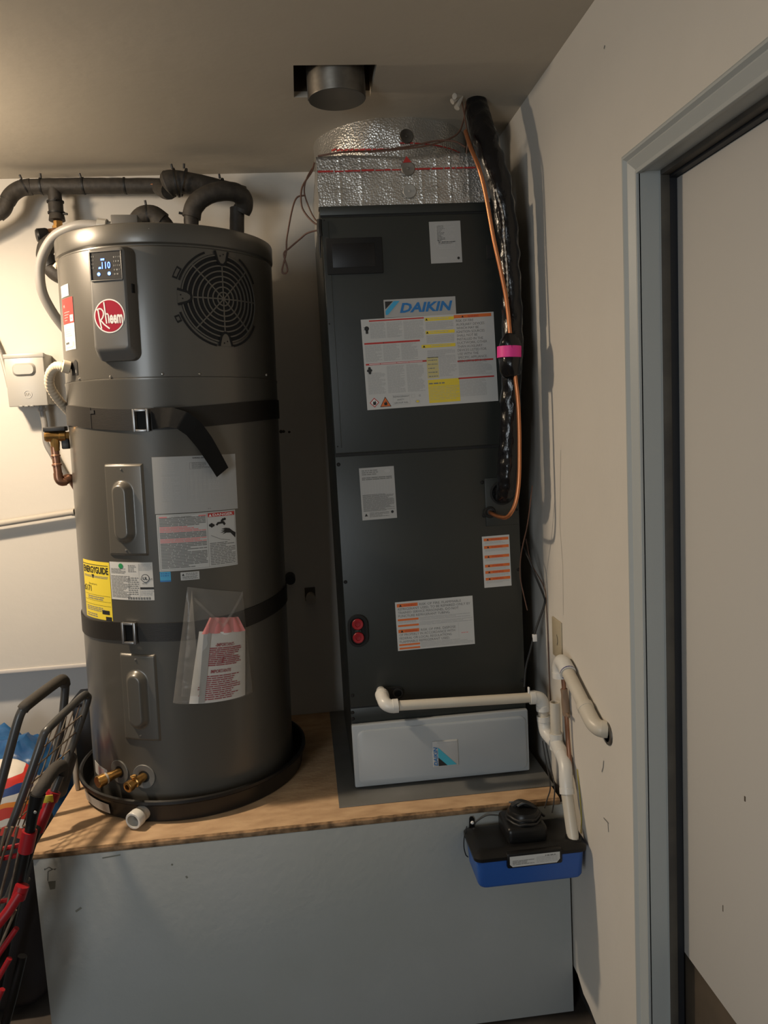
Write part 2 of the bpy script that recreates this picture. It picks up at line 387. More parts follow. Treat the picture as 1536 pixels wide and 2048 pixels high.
def chip(pts, M=M_chip, w=None):
    L = Lab(flat(0, 0, YP), 1, 1, None, base=.0002)
    if w: L.stroke(pts, w, 0)
    else: L.poly(pts, 0)
    L.mb.m = [0] * len(L.mb.f); P(L.mb, 'paint_chip', M, fix=False)
chip([(-.708, .493), (-.691, .493), (-.694, .474), (-.705, .473)]); chip([(-.712, .522), (-.702, .527), (-.695, .521), (-.705, .517), (-.708, .495)], I_grey, .0022)
chip([(-.7135, .5225), (-.7115, .525), (-.7095, .5225), (-.7115, .5200)], I_black); chip([(-.695, .5215), (-.686, .5225), (-.690, .518)], I_grey)
chip([(-.495, .018), (-.465, .020), (-.468, .046), (-.490, .042)]); chip([(-.655, .414), (-.642, .422)], M_chip, .005); chip([(-.585, .535), (-.545, .538)], M_chip, .003); chip([(-.435, .503), (-.432, .500)], M_chip, .004); chip([(-.405, .47), (-.402, .465)], M_chip, .004)

# ------------------------------------------------------------------ water heater
hm = Matrix(((.99967659, 0, .02543067, -.418767), (-.0000379, .9999989, .00149124, .212394), (-.0254306, -.0014916, .99967548, HP + .012), (0, 0, 0, 1)))
R = .2619; DZ = -.012           # heater-local z runs from the deck; the tank sits in its pan
def hz(z): return z + DZ
def hp(th, z, h=0.0):
    a = R_(th); return (math.sin(a) * (R + h), -math.cos(a) * (R + h), hz(z))
def hmap(th0, z0, rot=0.0):      # sheet (u, v) on the tank
    c, q = math.cos(rot), math.sin(rot)
    def f(u, v, h):
        uu, vv = u * c - v * q, u * q + v * c
        return hp(th0 + math.degrees(uu / R), z0 + vv, h)
    return f
HT = empty('water_heater', 'tall grey cylindrical heat pump water heater with blue lit display', 'water heater', mat4=hm, )
b = MB(); b.lathe([(.02, hz(.012)), (R - .006, hz(.012)), (R, hz(.02)), (R, hz(1.034)), (R + .0012, hz(1.037)), (R + .0012, hz(1.041)), (R - .002, hz(1.0425))], n=128)
b.build('tank_jacket', M_heater, HT)
b = MB(); b.lathe([(R - .001, hz(1.0425)), (R - .0005, hz(1.045)), (R - .0005, hz(1.328))], n=128); b.build('top_shroud', M_heater, HT)
b = MB(); b.lathe([(R - .0005, hz(1.328)), (R - .004, hz(1.331)), (R - .004, hz(1.334)), (R + .0015, hz(1.337)), (R + .0025, hz(1.340)), (R + .0025, hz(1.3745)), (R + .0015, hz(1.3775)), (R - .002, hz(1.3795)), (R - .012, hz(1.381)), (0.01, hz(1.386))], n=128)
b.build('top_cap', M_heater, HT)
for th, z in ((-23.6, 1.0458), (3.1, 1.0485), (21, 1.0478), (66.4, 1.0507), (.9, 1.3649), (-46, 1.046)):
    b = MB(); p = Vector(hp(th, z, -.0005)); b.lathe([(.0001, .003), (.002, .0028), (.0034, .0012), (.0036, 0)], p, Vector((p.x, p.y, 0)), 10); b.build('screw', M_screw, HT)
# control panel: boss with sloping flanks, flat face, recessed display, round badge
thp = -17.5
ca, sa = math.cos(R_(thp)), math.sin(R_(thp))
def pp(u, w, v): # panel frame: u right, w out from jacket axis, v up
    return (u * ca + w * sa, u * sa - w * ca, v)
fw, z0, z1 = .0395, hz(1.106), hz(1.318); wf = R + .031
def rrect(hw, za, zb, r, n=5):
    out = []
    for (cx, cz, a0) in ((hw - r, zb - r, 0), (-hw + r, zb - r, 90), (-hw + r, za + r, 180), (hw - r, za + r, 270)):
        for k in range(n + 1): out.append((cx + r * math.cos(R_(a0 + 90 * k / n)), cz + r * math.sin(R_(a0 + 90 * k / n))))
    return out
rings = [(rrect(.0505, z0 - .028, z1 + .010, .018), R - .012), (rrect(.0495, z0 - .026, z1 + .008, .018), R + .010), (rrect(.0435, z0 - .008, z1 + .004, .013), R + .0285), (rrect(.0405, z0 - .002, z1 + .001, .011), wf), (rrect(.0385, z0, z1 - .001, .010), wf + .0008)]
b = MB(); n = len(rings[0][0]); v = [pp(u, w, z) for ring, w in rings for u, z in ring]; f = []
for i in range(len(rings) - 1):
    for j in range(n): f.append((i * n + j, i * n + (j + 1) % n, (i + 1) * n + (j + 1) % n, (i + 1) * n + j))
# face with a rectangular recess for the display at its top
f.append(tuple((len(rings) - 1) * n + j for j in range(n))); b.add(v, f)
CP = b.build('control_panel', M_heat2, HT, sharp=28)
pmap = lambda u, vv, h: pp(u, wf + .0008 + h, vv)
b = MB(); dz0, dz1 = hz(1.2545), hz(1.3125)
b.box((-.0365, .0002, dz0), (.0365, .0012, dz1), m=0); b.box((-.038, 0, dz0 - .0035), (.0385, .003, dz0 - .001), .0008, m=1); b.box((.036, 0, dz0 - .0035), (.0385, .003, dz1), .0008, m=1); b.box((-.038, 0, dz1), (.0385, .003, dz1 + .002), .0008, m=1)
b.box((-.0385, 0, dz0 - .0035), (-.0365, .003, dz1), .0008, m=1)
b.v = [pp(x, wf + .0008 + y, z) for x, y, z in b.v]; DS = b.build('display_screen', [M_disp, M_heat2], CP)
L = Lab(pmap, 1, 1, None, base=.0014)
for k in range(4): L.lines(-.034, dz0 + .022 + k * .008, -.026, dz0 + .029 + k * .008, 1, GRY)
for k in range(5): L.lines(.018, dz0 + .006 + k * .009, .034, dz0 + .013 + k * .009, 1, GRY)
L.build('display_icon', DS, kind='stuff')
L = Lab(pmap, 1, 1, None, base=.0016)
q = dz0 + .0225
L.text('110', -.0095, q, .0200, 0, sx=.78, off=.012); L.rect(-.012, q + .0175, -.003, q + .0215, 0); L.poly([(-.0185, q), (-.0115, q), (-.0125, q + .004), (-.0175, q + .004)], 0)
L.mb.m = [0] * len(L.mb.f)
b2 = Lab(pmap, 1, 1, None, base=.0016)
for u in (-.0185, .0065): b2.disc(u, dz0 + .0115, .0040, 0, 1, 16); b2.disc(u, dz0 + .0115, .0018, 1, 2, 12)
k0 = len(L.mb.v); L.mb.v += b2.mb.v; L.mb.f += [tuple(i + k0 for i in q_) for q_ in b2.mb.f]; L.mb.m += b2.mb.m
L.mb.build('lit_digits', [E_disp, E_led], DS, fix=False)
L = Lab(pmap, 1, 1, None, base=.0004)
cz, cu, rr = hz(1.1755), -.0005, .0368
L.disc(cu, cz, rr, WHT, 1, 56); L.disc(cu, cz, rr * .925, RHM, 2, 56)
def S_(p, w): L.stroke([(cu + x * rr, cz + y * rr) for x, y in p], w * rr, WHT, 4)
S_([(-.72, .45), (-.66, -.10), (-.55, -.72)], .085)
S_([(-.80, .38), (-.66, .46), (-.50, .44), (-.38, .30), (-.36, .12), (-.44, -.08), (-.58, -.22)], .085)
S_([(-.58, -.22), (-.36, -.48), (-.02, -.74)], .085)
S_([(-.30, .83), (-.26, .30), (-.20, -.44)], .085)
S_([(-.24, .05), (-.15, .16), (-.06, .08), (-.04, -.42)], .08)
L.text('eem', cu + .01 * rr, cz - .42 * rr, .80 * rr * 1.25, WHT, 4, off=.035, fit=.86 * rr)
L.build('round_badge', CP)
b = MB(); b.box((.0465, R + .004, hz(1.225)), (.0500, R + .016, hz(1.245)), .001); b.v = [pp(x, y, z) for x, y, z in b.v]; b.build('side_latch', M_matte, CP)
# vent grille: dark backing with concentric ribs, spokes and three notched clips
gth, gz = 35.8, 1.219
gm = hmap(gth, gz)
def arc(mb, r0, r1, a0, a1, h0, h1, mt=0, n=None):
    n = n or max(3, int((a1 - a0) / 6))
    def pt(r, a, h): return gm(r * math.cos(R_(a)), r * math.sin(R_(a)), h)
    v = []
    for k in range(n + 1):
        a = a0 + (a1 - a0) * k / n; v += [pt(r0, a, h0), pt(r0, a, h1), pt(r1, a, h1), pt(r1, a, h0)]
    f = []
    for k in range(n):
        for j in range(3): f.append((k * 4 + j, k * 4 + j + 1, k * 4 + j + 5, k * 4 + j + 4))
    mb.add(v, f, mt)
b = MB()
for k in range(10): arc(b, .0005 + .01 * k, .0105 + .01 * k, 0, 360, .0001, .0006, 0, 72)
for (a0, a1) in ((25, 62), (112, 160), (198, 258), (282, 330)): arc(b, .1055, .1105, a0, a1, .0001, .0008)
for (a0, a1) in ((143, 166), (196, 214)): arc(b, .1125, .124, a0 + 4, a1 - 6, .0001, .0008, 0); arc(b, .115, .1215, a0 + 6, a1 - 8, .0001, .0012, 1)
VG = b.build('vent_grille', [M_matte, M_heater], HT, fix=True)
b = MB()
for k in range(1, 9): arc(b, .0118 * k - .0024 + .004, .0118 * k + .0008 + .004, 0, 360, .0003, .0026, 0, 60)
arc(b, 0.0003, .0045, 0, 360, .0003, .0026, 0, 16)
for k in range(8):
    a = R_(45 * k); r0, r1 = .004, .1005
    for (p, q) in ((r0, r1),):
        d = (math.cos(a), math.sin(a)); nn = (-d[1] * .0015, d[0] * .0015); steps = 8
        v = []
        for i in range(steps + 1):
            r = p + (q - p) * i / steps
            for (sg, h) in ((1, .0004), (1, .0024), (-1, .0024), (-1, .0004)): v.append(gm(d[0] * r + nn[0] * sg, d[1] * r + nn[1] * sg, h))
        b.add(v, [(i * 4 + j, i * 4 + j + 1, i * 4 + j + 5, i * 4 + j + 4) for i in range(steps) for j in range(3)])
b.build('grille_rib', M_heater, VG)
for ang in (90, 180, 270):
    c, q = math.cos(R_(ang)), math.sin(R_(ang)); L = Lab(gm, 1, 1, None, step=.02, base=.0027)
    def rp(pts): return [(x * c - y * q, x * q + y * c) for x, y in pts]
    U_ = [(.107, -.017), (.085, -.011), (.078, -.006), (.076, 0), (.078, .006), (.085, .011), (.107, .017)]
    L.poly(rp(U_), 0, 1); L.stroke(rp(U_), .0055, 1, 3); L.disc(*rp([(.096, .004)])[0], .0017, 1, 3, 10); L.disc(*rp([(.100, -.004)])[0], .0017, 1, 3, 10)
    L.mb.build('grille_clip', [M_heater, M_matte], VG, fix=False)
# two element covers, each a plate with a long raised bump
def cover(th, zc, hh, hw, wrot):
    f0 = hmap(th, zc)
    b = MB()
    def fn(i, j):
        u = (i * 2 - 1) * hw; v = (j * 2 - 1) * hh
        e = min(hw - abs(u), hh - abs(v)); h = .0055 * min(1, max(0, e / .004)) if e > 0 else 0
        bu = u + .003; br = .0205; bl = hh - .040 - br
        d = math.hypot(bu, max(0, abs(v + .004) - bl)); k = min(1, max(0, (br + .007 - d) / .014)); k = k * k * (3 - 2 * k)
        return f0(u, v, h * 1.0 + .0150 * k - .0004)
    b.grid(fn, 44, 90); o = b.build('element_cover', M_heater, HT, sharp=60)
    for v in (hh - .012, -hh + .014):
        b = MB(); p = Vector(f0(-.002, v, .005)); b.lathe([(.0001, .0025), (.002, .0023), (.003, 0)], p, Vector((p.x, p.y, 0)), 8); b.build('cover_screw', M_screw, o)
cover(-20.0, .742, .1065, .0505, 0); cover(-19.0, .2955, .106, .0475, 0)
# stickers
L = Lab(hmap(-4.6, .7318), .1955, .1302, COOL, .01); w, h = L.w, L.h
L.text('WIRING DIAGRAM', .09, h - .0065, .0050, BLK); L.lines(.018, .09, .05, .122, 14, LGR); L.lines(.018, .03, .06, .085, 14, LGR); L.lines(.02, .012, .03, .026, 5, LGR)
L.frame(.075, .02, .17, .118, .0005, LGR); L.frame(.083, .1, .108, .115, .0005, GRY); L.lines(.088, .101, .13, .115, 6, GRY); L.rect(.122, .105, .135, .116, LGR)
for k in range(9): L.rect(.08 + .01 * k, .025, .0806 + .01 * k, .1, LGR)
for k in range(7): L.rect(.08, .03 + .011 * k, .165, .0305 + .011 * k, LGR)
L.lines(.125, .05, .15, .075, 6, LGR); L.lines(.12, .004, .13, .008, 1, GRY)
L.build('wiring_sheet', HT)
L = Lab(hmap(-4.2, .5972), .1855, .1325, PAPER, .01, .0005); h = L.h
L.frame(.003, .003, .1835, .1305, .0006, GRY); L.rect(.114, .004, .1146, .129, GRY)
L.text('CAUTION  WARNING', .03, .124, .005, GRY); L.rect(.006, .1245, .024, .1275, PNK); L.rect(.095, .1245, .112, .1275, PNK)
rnd2 = random.Random(3)
for k in range(34):
    v0 = .006 + k * .0035; ink = PNK if k in (17, 18, 19, 24, 25, 26, 27) else GRY
    L.lines(.006, v0, .111, v0 + .0035, 1, ink, 1, .5, .62, rnd2)
L.rect(.1165, .1205, .1825, .1295, RED); L.tri(.122, .1243, .0035, WHT, 3); L.text('DANGER', .128, .1222, .0078, WHT, 3, off=.02, fit=.050)
# tap and hand pictogram
for (u, v) in ((.1245, .103), (.1285, .1005), (.1245, .0985), (.121, .101), (.1525, .112), (.157, .113), (.15, .1095)): L.disc(u, v, .0032, BLK, 2, 12)
L.poly([(.134, .101), (.139, .107), (.155, .108), (.159, .101), (.155, .098), (.151, .103), (.141, .102), (.138, .099)], BLK, 2)
L.poly([(.176, .083), (.168, .090), (.158, .092), (.147, .090), (.156, .0885), (.145, .086), (.155, .0855), (.144, .081), (.156, .082), (.149, .077), (.160, .080), (.170, .079), (.182, .066), (.184, .078)], BLK, 2)
L.stroke([(.122, .077), (.145, .066), (.168, .062)], .0007, BLK); L.lines(.118, .006, .181, .06, 14, GRY, 1, .4, .5)
L.build('warning_sticker', HT, label='white warning sheet with red DANGER box and hand picture')
L = Lab(hmap(-57.6, .4765, .0), .1145, .1405, YEL, .01, .0005)
L.text('ENERGYGUIDE', .004, .112, .022, BLK, sx=.8, off=.03, fit=.106); L.poly([(.045, .108), (.057, .108), (.051, .098)], BLK, 2); L.rect(.0, .131, .11, .1325, BLK); L.lines(.006, .1, .108, .106, 2, GRY)
L.text('5171', .006, .066, .020, BLK, off=.01, fit=.034); L.text('Estimated yearly', .03, .083, .0055, BLK); L.text('$', .0, .067, .014, BLK)
for v in (.058, .044, .034): L.rect(.002, v, .112, v + .0005, BLK)
L.lines(.02, .046, .09, .056, 2, GRY); L.lines(.01, .018, .09, .03, 3, GRY); L.rect(.08, .014, .106, .024, BLK); L.rect(.092, -.0, .112, .009, BLK); L.lines(.01, .003, .06, .013, 2, GRY)
L.build('energy_label', HT, label='yellow energy guide label')
L = Lab(hmap(-32.2, .5305), .1125, .0895, PAPER, .01, .0005)
L.disc(.033, .0805, .0062, GRN, 3, 18); L.lines(.004, .062, .045, .075, 5, GRY); L.lines(.052, .066, .072, .084, 5, GRY); L.lines(.078, .07, .11, .086, 6, LGR); L.lines(.003, .005, .055, .058, 17, GRY); L.lines(.05, .012, .077, .055, 9, GRY)
L.disc(.094, .052, .0098, BLK, 2, 28); L.disc(.094, .052, .0084, PAPER, 3, 28); L.text('UL', .088, .0485, .0098, BLK, 4, off=.03); L.text('LISTED', .086, .0385, .004, BLK); L.text('C', .0815, .048, .006, BLK); L.text('US', .1045, .048, .006, BLK)
L.rect(.08, .026, .1125, .031, BLK); L.lines(.08, .012, .111, .024, 3, LGR); L.rect(.079, .006, .0793, .086, GRY)
for k in range(26): L.rect(.048 + k * .0022, .0015, .048 + k * .0022 + .0006 + .0008 * (k % 3 == 0), .0075, BLK)
L.build('rating_plate', HT)
L = Lab(hmap(-4.1, .5728), .0245, .0235, CYA, .01, .0005); L.lines(.002, .012, .022, .022, 2, BLU); L.rect(.0, .0, .0245, .0035, BLU); L.build('blue_sticker', HT)
L = Lab(hmap(6.1, .574), .0425, .019, PAPER, .01, .0005); L.tri(.006, .013, .003, BLK); L.lines(.012, .011, .039, .017, 2, GRY); L.lines(.004, .002, .039, .010, 3, GRY); L.build('small_sticker', HT)
L = Lab(hmap(-61.6, 1.239), .05, .027, PAPER, .01, .0005); L.build('white_tag', HT)
L = Lab(hmap(-61.0, 1.116), .064, .119, PAPER, .01, .0005)
L.rect(0, .0605, .064, .119, RED); L.text('H', .012, .098, .01, WHT); L.rect(.046, .064, .061, .079, WHT, 2); L.text('A', .05, .068, .009, BLK, 4)
for k in range(4): L.rect(.012, .068 + k * .006, .03 + .005 * k, .070 + k * .006, PNK, 2)
L.lines(.01, .03, .05, .05, 4, LGR); L.lines(.01, .012, .034, .018, 1, BLK, 1, .1, .8); L.lines(.01, .003, .05, .01, 1, LGR); L.rect(.05, .008, .058, .018, LGR)
L.build('red_and_white_sticker', HT, label='red and white sticker')
L = Lab(hmap(-64, .062, -.0), .08, .031, PAPER, .01, .0005); L.lines(.03, .004, .075, .027, 5, PNK); L.build('base_sticker', HT)
# drain valve and plugged port at the base, each with its washer
for th, z, kind in ((-35.5, .1005, 'capped_port'), (-19.6, .099, 'drain_valve')):
    p = Vector(hp(th, z, 0)); ax = Vector((p.x, p.y, 0)).normalized()
    b = MB(); b.lathe([(.0145, .0008), (.0285, .0022), (.030, .0008), (.030, -.001)], p, ax, 28, m=0); b.lathe([(.0001, .0012), (.0145, .0012)], p, ax, 20, m=1)
    ax2 = (ax + Vector((-.35, -.05, -.10))).normalized(); p2 = p - ax2 * .004
    if kind == 'capped_port':
        b.lathe([(.0001, 0), (.0105, 0), (.0105, .030), (.012, .031), (.012, .038), (.0095, .039), (.0095, .043), (.0145, .044), (.0145, .062), (.013, .064), (.0001, .064)], p2, ax2, 14, m=2)
        b.lathe([(.0122, .0375), (.0137, .039), (.0137, .043), (.0122, .0445)], p2, ax2, 14, m=3)
    else:
        b.lathe([(.0001, 0), (.0100, 0), (.0100, .022), (.0125, .024), (.0125, .034), (.0095, .036), (.0095, .044), (.0130, .045), (.0130, .057), (.0115, .058), (.007, .058), (.007, .035), (.0001, .035)], p2, ax2, 14, m=2)
        q = p2 + ax2 * .030; b.tube([q, q + Vector((-.004, -.006, .017))], .006, 10, m=2); b.tube([q + Vector((-.010, -.004, .014)), q + Vector((.004, -.008, .018))], .0035, 8, m=2)
    b.build(kind, [M_plate, M_matte, M_brass, M_greyw], HT)
# knock-out with a rubber bush where the drain hose leaves, and the wiring box on the lid
L = Lab(hmap(-53.5, 1.056), .030, .036, None, .01, .0005); L.poly([(0, 0), (.03, 0), (.03, .03), (.022, .036), (.014, .03), (0, .024)], BLK, 1); L.rect(.02, .005, .024, .012, GRY, 2); L.build('hose_bush', HT)
b = MB(); b.box((-.108, -.120, hz(1.383)), (-.045, -.06, hz(1.432)), .003); b.build('junction_box', M_heat2, HT)
for th, z in ((-77, 1.327),): b = MB(); p = Vector(hp(th, z, 0)); b.lathe([(.008, -.003), (.008, .002), (.0001, .009)], p, Vector((p.x, p.y, 0)), 10); b.build('side_plug', M_hose, HT)

# ------------------------------------------------------------------ seismic straps
def strap(name, zs, w, thb, label, tailp=None):
    T = empty(name, label, 'strap', mat4=hm, group='straps round the water heater')
    def zc(th):
        for (a, za), (b_, zb) in zip(zs, zs[1:]):
            if a <= th <= b_: t = (th - a) / (b_ - a); t = t * t * (3 - 2 * t); return za + (zb - za) * t
        return zs[-1][1]
    b = MB(); n = 120; v = []
    for i in range(n + 1):
        th = -180 + 360 * i / n; z = zc(th)
        v += [hp(th, z - w / 2, .0006), hp(th, z - w / 2, .0032), hp(th, z + w / 2, .0032), hp(th, z + w / 2, .0006)]
    b.add(v, [(i * 4 + j, i * 4 + j + 1, i * 4 + j + 5, i * 4 + j + 4) for i in range(n) for j in range(3)])
    b.build('band', M_strap, T)
    f0 = hmap(thb, zc(thb) - .001); hw, hh, t = .0175, .0255, .0055
    b = MB()
    for (u0, u1, v0, v1) in ((-hw, -hw + t, -hh, hh), (hw - t, hw, -hh, hh), (-hw + t, hw - t, hh - t, hh), (-hw + t, hw - t, -hh, -hh + t)):
        k = MB(); k.box((u0, .005, v0), (u1, .0145, v1), .0012); b.add([f0(x, z, y) for x, y, z in k.v], k.f)
    b.build('buckle', M_steel, T)
    L = Lab(f0, 1, 1, None, .01, .0034); L.rect(-hw + t, -hh + t, hw - t, hh - t, 0); L.mb.m = [0] * len(L.mb.f); L.mb.build('webbing_fold', M_tail, T, fix=False)
    k = MB(); v0 = zc(thb - 18); f1 = hmap(thb - 18, v0)
    return T, zc
T1, zc1 = strap('restraint_strap', [(-180, .975), (-70, .9642), (-8, .947), (85, .967), (180, .975)], .048, -8, 'upper dark webbing strap with steel buckle and hanging tail around heater')
T2, zc2 = strap('restraint_strap', [(-180, .455), (-63, .446), (-20, .4546), (9, .4535), (88, .480), (180, .47)], .044, -21.3, 'lower dark webbing strap with steel buckle crossing behind the clear bag')
# hanging tail of the upper strap: leaves the buckle, bulges out and drops to the right
cen = [(-3, .949, .004, (0, 1)), (1.5, .950, .012, (.08, 1)), (6, .951, .026, (.25, .97)), (11, .943, .036, (.5, .86)), (15.5, .924, .036, (.72, .69)), (20, .893, .030, (.78, .62)), (24.5, .856, .023, (.80, .60)), (28.6, .8215, .019, (.80, .60))]
pts = []
for i in range(len(cen) - 1):
    for k in range(6):
        t = k / 6; a, c = cen[i], cen[i + 1]; pts.append(tuple(a[j] + (c[j] - a[j]) * t for j in range(3)) + ((a[3][0] + (c[3][0] - a[3][0]) * t, a[3][1] + (c[3][1] - a[3][1]) * t), (i + t) / 7))
pts.append(cen[-1] + (1.0,)); v = []
for th, z, h, d, t in pts:
    w = .024 - .007 * t; l = math.hypot(*d); du, dv = d[0] / l * w, d[1] / l * w; k = math.degrees(1 / R)
    for sg, hh in ((-1, 0), (1, 0), (1, .002), (-1, .002)): v.append(hp(th + sg * du * k, z + sg * dv, h + hh + (.006 * (1 - t) if sg > 0 else 0)))
n = len(pts); b = MB(); b.add(v, [(i * 4 + j, i * 4 + (j + 1) % 4, i * 4 + 4 + (j + 1) % 4, i * 4 + 4 + j) for i in range(n - 1) for j in range(4)] + [(0, 1, 2, 3), ((n - 1) * 4, (n - 1) * 4 + 1, (n - 1) * 4 + 2, (n - 1) * 4 + 3)])
b.build('strap_tail', M_tail, T1)
b = MB(); f0 = hmap(-37.5, zc1(-37.5))
k = MB(); k.box((-.0006, .0033, -.024), (.0006, .0042, .024)); k.box((-.0, .0033, .010), (.013, .0050, .018)); b.add([f0(x, z, y) for x, y, z in k.v], k.f); b.build('stitched_end', M_matte, T1)

# ------------------------------------------------------------------ drain pan
pm = Matrix.Translation((-.4188, .2124, HP))
T = empty('drain_pan', 'round black plastic drain pan under the water heater', 'drain pan', (-.4188, .2124, HP))
RP = .2905
b = MB(); b.lathe([(.002, .003), (RP - .012, .003), (RP - .006, .010), (RP - .003, .048), (RP - .002, .054), (RP + .002, .058), (RP + .0075, .056), (RP + .008, .049), (RP + .004, .045), (RP + .001, .043), (RP - .004, .004), (RP - .008, .0), (.002, .0)], n=96)
b.build('pan_wall', M_pan, T)
def pmf(th0, z0): return lambda u, v, h: (math.sin(R_(th0) + u / RP) * (RP - .002 + v * .1 + h + .002), -math.cos(R_(th0) + u / RP) * (RP - .002 + v * .1 + h + .002), z0 + v)
L = Lab(pmf(-62, .010), .125, .024, PAPER, .01, .0006); L.lines(.03, .003, .115, .021, 4, LGR); L.build('pan_sticker', T)
L = Lab(pmf(-20, .002), .05, .042, None, .01, .0012); L.rect(0, 0, .045, .045, BLK); L.mb.build('outlet_boss', M_pan, T, fix=False) if 0 else None
p = Vector((math.sin(R_(-18)) * (RP - .006), -math.cos(R_(-18)) * (RP - .006), .026)); ax = Vector((math.sin(R_(-18)) - .12, -math.cos(R_(-18)), -.05)).normalized()
b = MB(); b.lathe([(.0001, .0), (.0185, 0), (.0185, .014), (.0150, .015), (.0150, .022), (.0205, .023), (.0205, .042), (.0192, .044), (.0150, .044), (.0150, .016), (.0001, .012)], p, ax, 28)
b.build('outlet_fitting', M_pvcw, T, label='white threaded outlet fitting')

# ------------------------------------------------------------------ manual in a clear bag
def sheet_quad(corner, nu, nv, hfun):   # corner: 4 x (th, z): bl, br, tr, tl
    (a, b_, c, d) = corner
    def f(i, j):
        th = (a[0] * (1 - i) + b_[0] * i) * (1 - j) + (d[0] * (1 - i) + c[0] * i) * j
        z = (a[1] * (1 - i) + b_[1] * i) * (1 - j) + (d[1] * (1 - i) + c[1] * i) * j
        return hp(th, z, hfun(i, j))
    return f
bq = [(-1.4, .2835), (41.5, .274), (38.2, .529), (9.1, .5585)]
hb = lambda i, j: .003 + .020 * math.sin(math.pi * i) ** .6 * (1 - j) ** .4 + .004 * noise.noise(Vector((i * 5, j * 7, 0))) * math.sin(math.pi * i)
b = MB(); b.grid(sheet_quad(bq, 30, 36, hb), 30, 36); b.grid(sheet_quad(bq, 30, 36, lambda i, j: .0022), 12, 12)
# fold of film crossing below the open mouth
b.grid(lambda i, j: hp(12 + 25 * i, (.535 - .07 * (1 - abs(2 * i - 1)) ** 1.0) - .008 * j, .012 + .012 * math.sin(math.pi * i) + .003 * j), 16, 1)
b.grid(lambda i, j: hp(3 + 9 * j * (1 - i) + 8 * i, .30 + .25 * i, .012 + .01 * j), 14, 1)
o = b.build('document_bag', M_film, None, fix=False); o.matrix_world = hm
tag(o, 'clear plastic document bag hanging on the front of the water heater', 'bag')
mq = [(6.6, .279), (36.2, .2745), (38.2, .437), (13.6, .450)]
T = empty('folded_manual', 'white folded manual with red print inside the clear bag', 'manual', mat4=hm)
b = MB(); hm_ = lambda i, j: .006 + .009 * math.sin(math.pi * i) ** .7
b.grid(sheet_quad(mq, 14, 6, hm_), 14, 6, 0); b.grid(sheet_quad(mq, 14, 6, lambda i, j: .0028), 14, 1, 0)
for e in (0, 1): b.grid(lambda i, j, e=e: sheet_quad(mq, 1, 1, (lambda a, c: .0028 + (hm_(a, c) - .0028) * j))(e, i), 4, 1)
for e in (0, 1): b.grid(lambda i, j, e=e: sheet_quad(mq, 1, 1, (lambda a, c: .0028 + (hm_(a, c) - .0028) * j))(i, e), 14, 1)
b.build('paper_leaves', INKS[WHT], T, fix=False)
b = MB(); b.grid(sheet_quad([(11, .280), (14, .280), (19, .445), (15.5, .449)], 4, 6, lambda i, j: .0155), 3, 6); b.build('page_edge', I_lgrey, T, fix=False)
W0 = .135; H0 = .168
def mmap(u, v, h):
    q = sheet_quad(mq, 1, 1, lambda i, j: hm_(i, j) + h)
    return q(min(1, max(0, u / W0)), min(1, max(0, v / H0)))
L = Lab(mmap, W0, H0, None, .012, .0012)
L.text('-IMPORTANT-', .045, .134, .011, RHM, off=.02, fit=.052); L.text('IMPORTANTE', .04, .071, .011, RHM, off=.02, fit=.05)
rr_ = random.Random(5)
for k in range(10): v = .087 + k * .0045; o_ = rr_.uniform(.008, .03); L.lines(.018 + o_ * .6, v, .126 - o_, v + .0045, 1, RHM, 1, .1, .6, rr_)
for k in range(12): v = .006 + k * .0050; o_ = rr_.uniform(.004, .03); L.lines(.010 + o_ * .6, v, .124 - o_, v + .005, 1, RHM, 1, .1, .5, rr_)
L.poly([(.064, .095), (.068, .095), (.070, .108), (.066, .110)], RHM, 3)
L.mb.m = [m_ for m_ in L.mb.m]; L.build('red_print', T)
b = MB(); b.grid(sheet_quad([(14.5, .446), (37, .436), (34, .472), (19, .482)], 1, 1, lambda i, j: .016 - .006 * j + .002 * math.sin(i * 25)), 20, 4); b.build('red_top_leaf', I_pinkr, T, fix=False)

# ------------------------------------------------------------------ air handler on its sheet metal
b = MB(); b.box((-.0445, -.0905, HP + .0003), (.487, YB - .006, HP + .0022), .0004)
tag(b.build('metal_sheet', M_plate), 'dull galvanised sheet lying under the grey air handler cabinet', 'sheet')
AW, AD, AZ0, AZ1 = .4475, .50, HP + .0025, 1.977
T = empty('air_handler', 'tall dark grey air handler cabinet with white filter door and warning stickers', 'air handler', (AW / 2, AD / 2, AZ0))
P = under(T)
b = MB(); b.box((0, .004, AZ0), (AW, AD, AZ1), .003); b.box((.0, -.001, AZ1 - .02), (AW, .006, AZ1), .001); P(b, 'cabinet', M_ahu)
b = MB(); b.box((.001, .0, 1.4055), (AW - .001, .006, AZ1 - .0245), .0015); b.box((.0015, -.0028, 1.4065), (AW - .0015, .003, AZ1 - .0255), .0022, seg=3); b.box((.0160, -.0036, 1.42), (.0182, -.002, AZ1 - .035), .0007); P(b, 'upper_panel', M_ahu)
b = MB(); b.box((.001, .0, .776), (AW - .001, .006, 1.3995), .0015); P(b, 'lower_panel', M_ahu)
for z0_, z1_ in ((1.3985, 1.4065), (AZ1 - .0255, AZ1 - .0195), (.7725, .777)): b = MB(); b.box((.0005, .002, z0_), (AW - .0005, .0045, z1_)); P(b, 'panel_gap', M_ahudark)
b = MB(); b.box((.001, .0005, .738), (AW - .001, .006, .7725), .001); P(b, 'base_rail', M_ahu)
b = MB(); b.box((.000, -.012, AZ0 + .006), (AW + .001, .004, .7335), .004, seg=3); 
